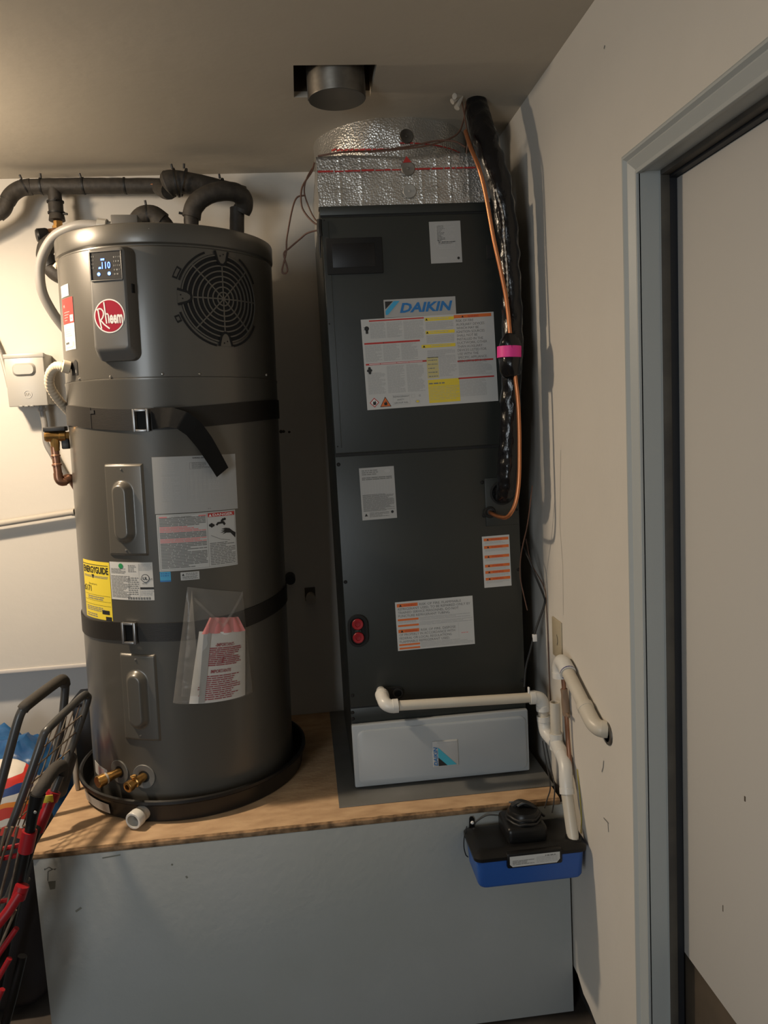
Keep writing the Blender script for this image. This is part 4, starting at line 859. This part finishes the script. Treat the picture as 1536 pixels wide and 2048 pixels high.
# ------------------------------------------------------------------ condensate pump hung on the stand
T = empty('condensate_pump', 'blue tank condensate pump with black lid hung on the grey stand', 'pump', (.37, -.22, .437)); P = under(T)
x0, x1, y0, y1 = .2430, .4950, -.2880, -.1560
def tank(z, ins): return [(x0 + ins + (x1 - x0 - 2 * ins) * .5 + a, y0 + ins + (y1 - y0 - 2 * ins) * .5 + b_, z) for a, b_ in rrect((x1 - x0) / 2 - ins, -(y1 - y0) / 2 + ins, (y1 - y0) / 2 - ins, .016, 5)]
rg = [tank(.4375, .012), tank(.4395, .009), tank(.4450, .0065), tank(.512, .0025)]; n = len(rg[0])
b = MB(); b.add([p for r in rg for p in r], [(i * n + j, i * n + (j + 1) % n, (i + 1) * n + (j + 1) % n, (i + 1) * n + j) for i in range(3) for j in range(n)] + [tuple(range(n))[::-1], tuple(3 * n + j for j in range(n))]); P(b, 'tank', M_blue)
rg = [tank(.503, .0005), tank(.506, -.0025), tank(.513, -.0025), tank(.517, .003), tank(.5235, .014), tank(.5245, .020)]
b = MB(); b.add([p for r in rg for p in r], [(i * n + j, i * n + (j + 1) % n, (i + 1) * n + (j + 1) % n, (i + 1) * n + j) for i in range(5) for j in range(n)] + [tuple(range(n))[::-1], tuple(5 * n + j for j in range(n))])
b.box((.312, y0 - .0045, .4850), (.4370, y0 + .012, .520), .004); LID = P(b, 'lid', M_black)
L = Lab(flat(.3175, .4895, y0 - .0045), .1135, .0245, None); L.poly([(.006, 0), (.106, 0), (.1135, .008), (.1135, .0245), (0, .0245), (0, .006)], PAPER, 1); L.lines(.006, .004, .055, .015, 4, GRY, 2, .3, .5); L.lines(.06, .004, .108, .019, 4, LGR, 2, .3, .5); L.lines(.08, .017, .105, .022, 1, GRY, 2); sticker(L, 'pump_label', label='pale printed label')
b = MB(); b.box((.322, -.262, .518), (.416, -.168, .560), .012, seg=3); b.lathe([(.036, .55), (.036, .577), (.032, .583), (.0001, .584)], (.372, -.218, 0), (0, 0, 1), 24); P(b, 'motor_housing', M_black)
for z in (.5625, .5715): b = MB(); b.tube([(.372 + (.0385 - (z - .5625) * .3) * math.cos(k * .35), -.218 + (.0385 - (z - .5625) * .3) * math.sin(k * .35), z + .002 * math.sin(k * 2)) for k in range(19)], .0036, 8); P(b, 'coiled_cord', M_cord)
b = MB(); b.tube([(.352, -.2, .5815), (.366, -.206, .592), (.384, -.21, .588), (.40, -.205, .575)], .0072, 10, sm=4); b.tube([(.36, -.215, .588), (.375, -.22, .596), (.395, -.222, .586), (.412, -.215, .566), (.425, -.2, .55)], .0035, 8, sm=5); P(b, 'power_plug', M_cord)
b = MB(); b.box((.3435, -.201, .5900), (.3590, -.1985, .5925), .0003, mat4=None); P(b, 'plug_prong', M_steel)
b = MB(); b.prism([(.2565, YP - .002, .510), (.2700, YP - .002, .510), (.2690, YP - .002, .538), (.2660, YP - .002, .5425), (.2600, YP - .002, .5425), (.2575, YP - .002, .538)], (0, -.0035, 0)); b.box((.2560, YP - .010, .508), (.2705, YP - .0015, .5150), .002); P(b, 'hanging_tab', M_black)
b = MB(); b.lathe([(.0001, .003), (.003, .0026), (.0042, 0)], (.2640, YP - .0055, .5285), (0, -1, 0), 12); P(b, 'tab_screw', I_white)
b = MB(); b.lathe([(.0165, .0), (.0180, .006), (.0165, .009), (.0145, .009), (.0145, 0)], (.4740, -.2580, .519), (0, -.3, 1), 20); P(b, 'inlet_collar', M_black)
cable('cord', [(.335, -.178, .548), (.30, -.168, .5480), (.275, -.162, .533), (.268, -.160, .524)], .0017, M_cord, 'thin black tube arching over the left end of the pump lid', 'tube')
cable('cord', [(.2475, -.175, .530), (.2400, -.178, .507), (.2380, -.178, .482), (.2415, -.178, .462), (.2475, -.172, .452)], .0013, M_cord, 'thin black cord looping down beside the left end of the pump', 'cord')

# ------------------------------------------------------------------ old duct stub in the ceiling hole
T = empty('ceiling_duct', 'stained round metal duct stub poking through the square ceiling hole', 'duct', (.048, -.085, 2.158)); P = under(T)
b = MB(); q = Vector((.0490, -.0850, 0)); b.lathe([(.062, 2.178), (.0628, 2.180), (.0628, 2.40), (.0618, 2.40), (.0615, 2.183)], q, (0, 0, 1), 48); b.box((-.0145, -.088, 2.178), (-.0115, -.080, 2.30), .0004); P(b, 'duct_shell', M_duct)
b = MB(); b.lathe([(.0001, 2.1802), (.0612, 2.1802), (.0622, 2.1785), (.0612, 2.1775), (.0001, 2.1790)], q, (0, 0, 1), 48); P(b, 'end_cap', M_ahu)

# ------------------------------------------------------------------ insulated hot and cold pipes over the heater
def tie(P, c, ax, r, tail=(0, 0, 1)):
    b = MB(); b.lathe([(r, -.0022), (r + .0015, -.0022), (r + .0015, .0022), (r, .0022)], c, ax, 20)
    q = Vector(c) + Vector(tail).normalized() * r; b.tube([q, q + Vector(tail).normalized() * .012], (.0032), 6); return P(b, 'zip_tie', M_cord)
T = empty('insulated_pipe', 'black foam insulated pipe running along the back wall above the heater', 'pipe', (-.6, .47, 2.15)); P = under(T)
def seg(pts, r, name='foam_sleeve', sm=6, wob=.06, n=18, M=M_foam): b = MB(); b.tube(pts, r, n, sm=sm, wob=wob, seed=random.random() * 9); return P(b, name, M, sharp=60)
seg([(-.632, .470, 2.1725), (-.54, .470, 2.1705), (-.522, .470, 2.1700)], .0212)
seg([(-.520, .470, 2.1700), (-.46, .470, 2.1680), (-.412, .470, 2.1670)], .0210)
seg([(-.745, .470, 2.1740), (-.70, .470, 2.1735), (-.634, .470, 2.1725)], .0215)
seg([(-.747, .470, 2.1740), (-.776, .470, 2.1735)], .0205, sm=0)
seg([(-.774, .470, 2.1735), (-.800, .468, 2.1700), (-.824, .464, 2.1540), (-.838, .460, 2.1340)], .0215)
seg([(-.837, .460, 2.1360), (-.848, .458, 2.1130), (-.866, .455, 2.0960)], .0195)
seg([(-.864, .455, 2.0980), (-.905, .450, 2.0760), (-.98, .455, 2.045), (-1.015, .475, 2.033), (-1.025, .510, 2.030), (-1.026, .547, 2.030)], .0160)
seg([(-.7130, .468, 2.170), (-.7130, .468, 2.130)], .0185, sm=0)
seg([(-.7130, .468, 2.132), (-.7125, .466, 2.100)], .0200, sm=0); seg([(-.7125, .466, 2.102), (-.7120, .464, 2.080)], lambda t: .019 + .003 * t, sm=2)
for c, ax, tl in (((-.633, .47, 2.1725), (1, 0, 0), (-.2, -.3, 1)), ((-.746, .47, 2.174), (1, 0, 0), (.1, -.4, 1)), ((-.790, .469, 2.1725), (1, .1, .5), (-.3, -.2, 1)), ((-.521, .47, 2.170), (1, 0, 0), (0, 1, -.2)), ((-.713, .468, 2.131), (0, 0, 1), (.3, -1, 0)), ((-.7125, .466, 2.101), (0, 0, 1), (1, -.3, -.2))): tie(P, c, ax, .0215, tl)
b = MB(); b.tube([(-.447, .4478, 2.1665), (-.425, .4480, 2.1660), (-.412, .449, 2.164)], lambda t: .0035 * math.sin(math.pi * min(.98, t + .05)) + .0005, 8); P(b, 'bare_copper', M_copper)
# stout elbow and slanting length from the wall pipe to the right
T = empty('insulated_pipe_elbow', 'fat black taped elbow slanting right above the water heater', 'pipe', (-.3, .4, 2.13)); P = under(T)
seg([(-.392, .388, 2.146), (-.388, .386, 2.1475), (-.376, .384, 2.150), (-.350, .384, 2.150), (-.300, .392, 2.1450), (-.240, .412, 2.1380), (-.190, .435, 2.1320)], lambda t: (.012 + .0245 * min(1, t * 6) ** .5) if t < .17 else .0365 - .0175 * (t - .17) / .83, 'foam_sleeve', 8, .05, 20)
seg([(-.425, .455, 2.160), (-.405, .43, 2.1420), (-.392, .405, 2.135)], .022)
tie(P, (-.368, .384, 2.150), (1, 0, .1), .0365, (-.2, -.1, 1)); tie(P, (-.348, .384, 2.150), (1, .1, -.3), .0362, (.1, -.1, 1)); tie(P, (-.250, .409, 2.139), (1, .3, -.1), .0262, (-.1, -.1, 1))
T = empty('hot_outlet_pipe', 'black foam pipe arching out of the heater lid and back down', 'pipe', (-.26, .33, 2.0)); P = under(T)
seg([(-.328, .30, 1.952), (-.327, .30, 2.02), (-.325, .30, 2.045)], .0185, wob=.12)
seg([(-.326, .30, 2.036), (-.317, .30, 2.064), (-.290, .300, 2.088), (-.252, .306, 2.102), (-.214, .322, 2.105), (-.192, .345, 2.097), (-.190, .362, 2.080), (-.198, .368, 2.066)], .0245)
seg([(-.2090, .366, 2.075), (-.2140, .366, 2.02), (-.2190, .366, 1.952)], .0195)
tie(P, (-.3265, .30, 2.042), (.1, 0, 1), .0195, (-1, -.2, .2))
T = empty('cold_inlet_pipe', 'low black foam elbow arching over the front of the heater lid', 'pipe', (-.43, .28, 1.95)); P = under(T)
seg([(-.478, .285, 1.953), (-.472, .285, 2.000), (-.452, .285, 2.034), (-.424, .285, 2.0400), (-.400, .285, 2.022)], .0270)
seg([(-.404, .285, 2.026), (-.392, .285, 2.006), (-.386, .285, 1.953)], .0235, wob=.12)
tie(P, (-.434, .285, 2.040), (1, 0, .1), .0262, (-.1, -.2, 1))

# ------------------------------------------------------------------ mixing valve, conduit, hose, relief valve
T = empty('mixing_valve', 'brass mixing valve with black knob under the insulated tee', 'valve', (-.715, .44, 2.03)); P = under(T)
b = MB(); b.lathe([(.0001, 2.078), (.0125, 2.078), (.0125, 2.066), (.0165, 2.065), (.0165, 2.054), (.0125, 2.052), (.0125, 2.045), (.0001, 2.045)], (-.711, .464, 0), (0, 0, 1), 8); P(b, 'union_nut', M_brass, sharp=20)
b = MB(); b.tube([(-.711, .464, 2.052), (-.708, .462, 2.035), (-.700, .460, 2.015)], .0205, 16, sm=5); b.tube([(-.735, .455, 2.040), (-.700, .455, 2.043), (-.675, .457, 2.040)], .0165, 16, sm=4); P(b, 'valve_body', mat('aged_brass_body', (.40, .22, .12), .4, .7, .1, 40))
b = MB(); b.lathe([(.0001, .0), (.018, 0), (.0195, .004), (.0195, .026), (.016, .030), (.0001, .030)], (-.734, .440, 2.036), (-.75, -.35, -.12), 18); P(b, 'knob', M_black)
seg([(-.720, .44, 2.026), (-.740, .43, 1.998), (-.742, .425, 1.968), (-.724, .425, 1.935), (-.690, .43, 1.915), (-.65, .44, 1.905)], .0225, 'foam_sleeve', wob=.12)
seg([(-.7395, .428, 1.975), (-.738, .425, 1.962), (-.732, .425, 1.948)], .0240, 'black_band', wob=.02, M=M_cord)
T = empty('flexible_conduit', 'grey flexible conduit curving from the junction box down behind the heater', 'conduit', (-.65, .2, 1.9)); P = under(T)
b = MB(); b.tube([(-.515, .135, 1.978), (-.545, .140, 1.985), (-.590, .150, 1.985), (-.648, .175, 1.966), (-.690, .200, 1.914), (-.699, .215, 1.852), (-.686, .240, 1.800), (-.664, .27, 1.755), (-.650, .30, 1.725), (-.640, .33, 1.70)], .0122, 16, sm=8); P(b, 'conduit_jacket', M_conduit, sharp=80)
b = MB(); b.lathe([(.0125, 0), (.0165, .001), (.0165, .022), (.013, .024)], (-.530, .138, 1.984), (1, -.1, -.15), 10); b.lathe([(.0115, .024), (.0115, .036), (.009, .036)], (-.530, .138, 1.984), (1, -.1, -.15), 14, m=1); P(b, 'conduit_fitting', [M_box, M_plate])
b = MB(); b.tube([(-.499, .128, 1.977), (-.482, .118, 1.971), (-.468, .11, 1.968)], .0055, 10, sm=4); P(b, 'lead_wires', M_hose)
T = empty('drain_hose', 'cream corrugated hose curling out of the heater side', 'hose', (-.66, .1, 1.6)); P = under(T)
b = MB(); b.tube([(-.604, .055, 1.642), (-.618, .052, 1.645), (-.640, .065, 1.647), (-.661, .085, 1.632), (-.670, .105, 1.606), (-.6655, .130, 1.580), (-.658, .16, 1.558), (-.655, .20, 1.54), (-.655, .25, 1.52)], lambda t: .0112 + .0006 * math.sin(t * 190), 16, sm=14); P(b, 'hose_wall', M_hose, sharp=80)
b = MB(); b.lathe([(.012, 0), (.0150, .001), (.0150, .016), (.0125, .018)], (-.606, .056, 1.6425), (-.8, -.35, .25), 18); P(b, 'hose_collar', M_hose)
T = empty('relief_valve', 'brass pressure relief valve with copper discharge tube on the heater side', 'valve', (-.69, .14, 1.45)); P = under(T)
pa = Vector((-.6500, .148, 1.484)); axv = Vector((-1, -.16, .02)).normalized()
b = MB(); b.lathe([(.0305, -.006), (.0320, .0), (.0300, .003), (.0150, .004), (.0150, -.006)], Vector((-.6425, .149, 1.472)), axv, 24); P(b, 'escutcheon', M_box)
b = MB(); b.lathe([(.0001, -.01), (.0105, -.01), (.0105, .006), (.0135, .008), (.0135, .020), (.0120, .022), (.0120, .040), (.0135, .044), (.0135, .052), (.0110, .056), (.0001, .056)], pa, axv, 12); b.lathe([(.0105, 0), (.0115, .018), (.0095, .030), (.0095, .036)], pa + axv * .034, (0.02, 0, -1), 12); P(b, 'valve_body', M_brass, sharp=25)
b = MB(); b.box((-.7055, .130, 1.4965), (-.6530, .158, 1.5080), .002); b.box((-.668, .139, 1.452), (-.6495, .160, 1.478), .003); P(b, 'test_lever', M_cord)
b = MB(); b.lathe([(.0098, -.02), (.0098, .0), (.0118, .002), (.0118, .005), (.0098, .006), (.0098, .022), (.0122, .024), (.0122, .028), (.0100, .029), (.0100, .046)], (-.6850, .143, 1.440), (0.03, 0, -1), 16); b.tube([(-.6836, .143, 1.394), (-.6832, .143, 1.380), (-.678, .145, 1.372), (-.668, .150, 1.372)], .0112, 14, sm=5); P(b, 'copper_drop', M_copold)
b = MB(); b.tube([(-.672, .149, 1.374), (-.664, .156, 1.378), (-.657, .166, 1.372), (-.652, .185, 1.350), (-.646, .215, 1.325), (-.641, .25, 1.30)], lambda t: .0125 - .002 * t, 14, sm=5); P(b, 'copper_tail', M_copold)

# ------------------------------------------------------------------ disconnect box and things on the back wall
T = empty('disconnect_box', 'small grey metal electrical box on the back wall left of the heater', 'electrical box', (-.84, .51, 1.574)); P = under(T)
b = MB(); b.box((-.8950, .476, 1.5770), (-.7880, YB, 1.7200), .002); P(b, 'enclosure', M_box)
b = MB(); b.box((-.8955, .466, 1.5740), (-.7885, .478, 1.7110), .0025); b.box((-.897, .464, 1.709), (-.7865, .480, 1.7215), .002)
pr = rrect(.0325, -.0185, .0185, .014, 6); pr2 = rrect(.0270, -.013, .013, .011, 6); n = len(pr)
b.add([(-.8435 + x, .4665, 1.6765 + z) for x, z in pr] + [(-.8435 + x, .4585, 1.6765 + z) for x, z in pr2], [(j, (j + 1) % n, n + (j + 1) % n, n + j) for j in range(n)] + [tuple(n + j for j in range(n))])
b.lathe([(.0115, .0), (.0115, .0012), (.0098, .0012), (.0098, 0)], (-.840, .466, 1.6070), (0, -1, 0), 24)
b.tube([(-.847, .4655, 1.603), (-.845, .4655, 1.611), (-.841, .4655, 1.604), (-.838, .4655, 1.611), (-.834, .4655, 1.604)], .0009, 6, sm=4); P(b, 'cover', M_box)
b = MB()
for x in (-.868, -.853, -.838): b.box((x, .464, 1.5715), (x + .011, .470, 1.5760), .001)
P(b, 'hasp', M_plate)
b = MB(); b.tube([(-.8180, .505, 1.576), (-.8180, .505, 1.556), (-.8160, .508, 1.520), (-.8190, .512, 1.470), (-.8050, .515, 1.430), (-.78, .53, 1.37)], .0085, 14, sm=6); b.lathe([(.0125, 0), (.0125, .008), (.010, .010)], (-.8180, .505, 1.568), (0, 0, -1), 14); P(b, 'outlet_conduit', M_conduit, sharp=80)
b = MB(); b.tube([(-.945, .53, 1.80), (-.925, .525, 1.735), (-.914, .52, 1.680), (-.907, .515, 1.632)], lambda t: .0055 + .0008 * math.sin(t * 220), 10, sm=24); b.tube([(-.907, .515, 1.634), (-.905, .515, 1.605), (-.900, .512, 1.597), (-.893, .51, 1.597)], .0048, 10, sm=4); P(b, 'armoured_cable', M_box, sharp=80)
b = MB(); b.tube([(-1.6, .522, 1.180), (-.985, .522, 1.2370), (-.762, .522, 1.2585)], .0095, 14); b.lathe([(.0001, .0012), (.0085, .0012), (.0085, 0)], (-.762, .522, 1.2585), (1, 0, .09), 14, m=1)
for x in (-1.3, -.765): b.box((x - .006, .525, 1.2585 + (x + .762) * .0964 - .012), (x + .004, YB, 1.2585 + (x + .762) * .0964 + .010), .001)
tag(b.build('wall_pipe', [M_greyw, M_matte]), 'cream painted pipe sloping along the back wall left of the heater', 'pipe')
b = MB(); b.box((-.0975, YB - .004, .930), (-.0650, YB, .972), .001, m=0); b.tube([(-.080, YB, .945), (-.080, YB - .035, .943)], .0135, 14, m=1); b.lathe([(.0155, 0), (.0155, .012), (.011, .012)], (-.080, YB - .028, .9435), (0, -1, -.05), 14, m=1)
tag(b.build('capped_pipe_stub', [M_brown, M_greyw]), 'short capped pipe stub low on the back wall between the appliances', 'pipe stub')
b = MB(); b.tube([(-.1395, YB - .002, 1.010), (-.139, YB - .04, 1.008)], .016, 14); tag(b.build('dark_pipe_stub', M_cord), 'dark pipe stub on the back wall close to the heater side', 'pipe stub')  # stub coloured plain black
MK = empty('wall_holes', 'small dark nail holes in the back wall between heater and air handler', 'holes', (-.11, YB, 1.5)); P = under(MK)
for x, z, r in ((-.1370, 1.4615, .0042), (-.1290, 1.4615, .0036), (-.1120, 1.4590, .0032), (-.1500, 1.7205, .0028), (-.1540, 1.7500, .0022), (-.1535, 1.66, .0022)):
    b = MB(); b.lathe([(.0001, .0004), (r, .0004), (r * 1.3, 0)], (x, YB, z), (0, -1, 0), 9); P(b, 'nail_hole', M_brown)

# ------------------------------------------------------------------ folded carts and bags at the left of the stand
T = empty('folding_cart', 'folded grey tube cart with a dark foam handle grip left of the stand', 'cart', (-.95, -.1, .02)); P = under(T)
hA = [(-1.02, -.20, .05), (-.835, -.185, .58), (-.790, -.175, .70), (-.752, -.166, .812), (-.733, -.160, .868), (-.723, -.154, .892), (-.715, -.140, .9015), (-.700, -.055, .9045), (-.689, .018, .9030), (-.686, .032, .896), (-.6865, .038, .880), (-.700, .036, .806), (-.722, .026, .715), (-.79, .005, .50), (-.95, -.03, .04)]
b = MB(); b.tube(hA, .0098, 14, sm=6); P(b, 'handle_frame', M_tubeg, sharp=80)
b = MB(); b.tube([(-.7215, -.152, .8955), (-.715, -.140, .9020), (-.700, -.055, .9050), (-.6895, .016, .9035), (-.6862, .032, .896), (-.6868, .038, .884)], .0128, 16, sm=6); P(b, 'foam_grip', M_grip, sharp=80)
b = MB(); b.tube([(-.90, -.192, .40), (-.82, .03, .40)], .007, 10); P(b, 'cross_tube', M_tubeg)
T = empty('wire_basket_cart', 'folded cart with thin wire mesh basket leaning at the stand corner', 'cart', (-.9, -.15, .02)); P = under(T)
hB = [(-1.0, -.235, .05), (-.815, -.225, .52), (-.742, -.215, .675), (-.703, -.205, .765), (-.681, -.196, .820), (-.671, -.186, .847), (-.662, -.172, .8575), (-.650, -.09, .8620), (-.637, .004, .8640), (-.633, .018, .858), (-.6330, .022, .846), (-.6500, .0, .795), (-.672, -.03, .735), (-.690, -.06, .690), (-.748, -.10, .580), (-.90, -.14, .25), (-.98, -.15, .05)]
b = MB(); b.tube(hB, .0088, 14, sm=6); P(b, 'basket_frame', M_tubeg, sharp=80)
def bl(t): # near leg / far leg points for the mesh
    n0 = Vector((-.671, -.186, .847)).lerp(Vector((-.742, -.215, .675)), t); f0 = Vector((-.6335, .018, .848)).lerp(Vector((-.690, -.06, .690)), t); return n0, f0
for t in (.20, .42, .64, .86, 1.05):
    a_, c = bl(t); b = MB(); b.tube([a_, c], .0018, 6); P(b, 'mesh_wire', M_rust)
for s in (.18, .34, .50, .66, .82):
    a_, c = bl(.0); d_, e_ = bl(1.25); b = MB(); b.tube([a_.lerp(c, s), d_.lerp(e_, s)], .0018, 6); P(b, 'mesh_wire', M_rust)
b = MB(); b.prism([(-.668, -.02, .742), (-.690, -.05, .690), (-.700, -.05, .640), (-.688, -.03, .640), (-.660, -.01, .720)], (0, -.012, 0)); P(b, 'hinge_bracket', M_tubeg)
T = empty('red_trimmed_cart', 'dark cart with red plastic sleeves and black loop handle nearest the stand', 'cart', (-.85, -.28, .02)); P = under(T)
b = MB(); b.tube([(-.661, -.302, .738), (-.6555, -.300, .766), (-.648, -.278, .778), (-.640, -.240, .788), (-.6330, -.212, .784), (-.6335, -.206, .768), (-.6370, -.208, .752)], lambda t: .0110 + .003 * math.sin(math.pi * t), 14, sm=6); P(b, 'loop_handle', M_grip, sharp=80)
b = MB(); b.tube([(-.6545, -.302, .768), (-.661, -.302, .748), (-.668, -.302, .728), (-.6745, -.302, .706)], lambda t: .0155 - .005 * t, 14, sm=4); P(b, 'handle_hub', M_black)
b = MB(); b.lathe([(.0001, .001), (.003, .0008), (.0035, 0)], (-.658, -.3175, .737), (0, -1, 0), 10); P(b, 'hub_screw', M_screw)
def cpipe(pts, r, M, nm, **k): b = MB(); b.tube(pts, r, 12, sm=4); return P(b, nm, M, sharp=80, **k)
n1, n2, n3 = Vector((-.671, -.302, .715)), Vector((-.742, -.302, .478)), Vector((-.86, -.302, .06))
cpipe([n1, n2, n3], .0105, M_black, 'side_tube'); cpipe([n1.lerp(n2, .10), n1.lerp(n2, .28)], .0150, M_red, 'red_sleeve'); cpipe([n1.lerp(n2, .40), n1.lerp(n2, .42)], .0125, M_red, 'red_sleeve') if 0 else None
f1, f2, f3 = Vector((-.6350, -.215, .765)), Vector((-.700, -.255, .625)), Vector((-.86, -.27, .20))
cpipe([f1, f1.lerp(f2, .35)], .0085, M_tubeg, 'side_tube'); cpipe([f1.lerp(f2, .22), f1.lerp(f2, .34)], .0150, M_red, 'red_sleeve'); cpipe([f1.lerp(f2, .34), f1.lerp(f2, .75)], .0120, M_red, 'red_sleeve'); cpipe([f1.lerp(f2, .7), f2, f3], .0095, M_black, 'side_tube')
b = MB(); q = f1.lerp(f2, .27); b.box((q.x - .016, q.y - .0165, q.z - .008), (q.x + .006, q.y - .0145, q.z + .008), .0005); P(b, 'yellow_sticker', I_yellow)
for k in range(9):
    o_ = Vector((-.020 - .0135 * k, .010 + .004 * k, .012 - .002 * k)); a_ = n1.lerp(n2, .12) + o_ + Vector((.008, 0, .0)); c_ = n1.lerp(n2, .95) + o_ * 1.2 + Vector((.012, 0, .02 * (k % 3)))
    b = MB(); b.tube([a_, c_], .0032, 6); P(b, 'basket_wire', M_rust)
for k, (dx, dz) in enumerate(((.0, .0), (-.012, -.022), (-.020, -.115))):
    b = MB(); q = n1.lerp(n2, .24) + Vector((dx, .012, dz)); b.tube([q + Vector((-.005, 0, 0)), q + Vector((-.14, .06, -.045))], .0052, 8); P(b, 'red_crossbar', M_red)
b = MB(); b.tube([(-.700, -.325, .575), (-.745, -.335, .520), (-.86, -.35, .42)], .0105, 10, sm=3); b.tube([(-.698, -.318, .585), (-.708, -.322, .560)], .014, 10); P(b, 'red_lower_bar', M_red, sharp=80)
b = MB(); b.tube([(-.716, -.32, .535), (-.82, -.33, .33), (-.9, -.33, .1)], .0030, 6); P(b, 'basket_wire', M_rust)

for k in range(4):
    b = MB(); b.tube([(-.712 - .012 * k, -.335 - .02 * k, .505 - .05 * k), (-.80, -.34 - .02 * k, .395 - .05 * k), (-.90, -.35, .29 - .05 * k)], .0058, 8, sm=3); P(b, 'red_crossbar', M_red, sharp=80)
b = MB(); b.tube([(-.7215, -.30, .42), (-.76, -.31, .30), (-.85, -.32, .06)], .0095, 10, sm=3); P(b, 'side_tube', M_black, sharp=80)
def lump(name, c, half, M, label, cat, e=.55, a=.05, s=7, seed=0, n=(48, 28)):
    b = MB()
    def pw(x): return math.copysign(abs(x) ** e, x)
    def f(i, j):
        th = i * 2 * math.pi; ph = (j - .5) * math.pi
        p = Vector((pw(math.cos(ph)) * pw(math.cos(th)) * half[0], pw(math.cos(ph)) * pw(math.sin(th)) * half[1], pw(math.sin(ph)) * half[2]))
        if j == 0 or j == 1: p.x = p.y = 0
        q = noise.noise(p * s + Vector((seed, 0, 0))) + .5 * noise.noise(p * s * 2.7 + Vector((0, seed, 0))); q2 = p.normalized() * (q * a)
        p = p + q2; p.z = max(p.z, -half[2]); return tuple(p)
    b.grid(f, *n); o = b.build(name, M, None, sharp=50); o.location = c; return tag(o, label, cat)
def stripes():
    M = bpy.data.materials.new('striped_print_with_shade'); M.use_nodes = True; N = M.node_tree; bs = N.nodes['Principled BSDF']; bs.inputs['Roughness'].default_value = .5
    tc = N.nodes.new('ShaderNodeTexCoord'); sp = N.nodes.new('ShaderNodeSeparateXYZ'); N.links.new(tc.outputs['Object'], sp.inputs[0])
    n = N.nodes.new('ShaderNodeTexNoise'); n.inputs['Scale'].default_value = 6; N.links.new(tc.outputs['Object'], n.inputs['Vector'])
    a = N.nodes.new('ShaderNodeMath'); a.operation = 'MULTIPLY_ADD'; a.inputs[1].default_value = .14; N.links.new(n.outputs['Fac'], a.inputs[0]); N.links.new(sp.outputs['Z'], a.inputs[2])
    mr = N.nodes.new('ShaderNodeMapRange'); mr.inputs[1].default_value = .16; mr.inputs[2].default_value = .40; N.links.new(a.outputs[0], mr.inputs[0])
    r = N.nodes.new('ShaderNodeValToRGB'); r.color_ramp.interpolation = 'CONSTANT'; e = r.color_ramp.elements
    cols = [(0, (.012, .010, .012)), (.34, (.55, .04, .02)), (.42, (.62, .58, .52)), (.47, (.55, .04, .02)), (.56, (.75, .25, .03)), (.62, (.66, .62, .56)), (.70, (.02, .05, .18)), (.80, (.55, .03, .02)), (.90, (.66, .62, .56))]  # first, near-black band is shadow put into the bag's lower colour
    e[0].position = 0; e[0].color = (*cols[0][1], 1); e[1].position = cols[1][0]; e[1].color = (*cols[1][1], 1)
    for p, c in cols[2:]: q = e.new(p); q.color = (*c, 1)
    N.links.new(mr.outputs[0], r.inputs[0]); N.links.new(r.outputs[0], bs.inputs['Base Color']); return M
lump('tarp_bag', (-1.04, .36, .320), (.225, .13, .319), M_tarp, 'crumpled blue tarp bag standing against the back wall behind the carts', 'bag', a=.034, s=13)
lump('striped_bag', (-.975, .125, .336), (.190, .075, .335), stripes(), 'red, orange and white striped bag standing behind the folded carts', 'bag', a=.014, s=8, seed=4)
b = MB(); b.box((-.7235, .145, HP + .0004), (-.7130, .160, .682), .004, seg=3); tag(b.build('white_post', M_greyw), 'slim off-white upright stick at the left end of the deck', 'stick')
b = MB(); b.box((-.800, .430, .001), (-.742, .540, .705), .004); b.box((-.803, .427, .690), (-.7395, .5425, .709), .003); tag(b.build('black_bin', M_black), 'narrow black bin between the stand and the back wall', 'bin')
b = MB(); b.box((-.7120, .30, HP + .0004), (-.7010, .36, .727), .003); tag(b.build('white_board', M_greyw), 'narrow white board on edge behind the left side of the heater', 'board')
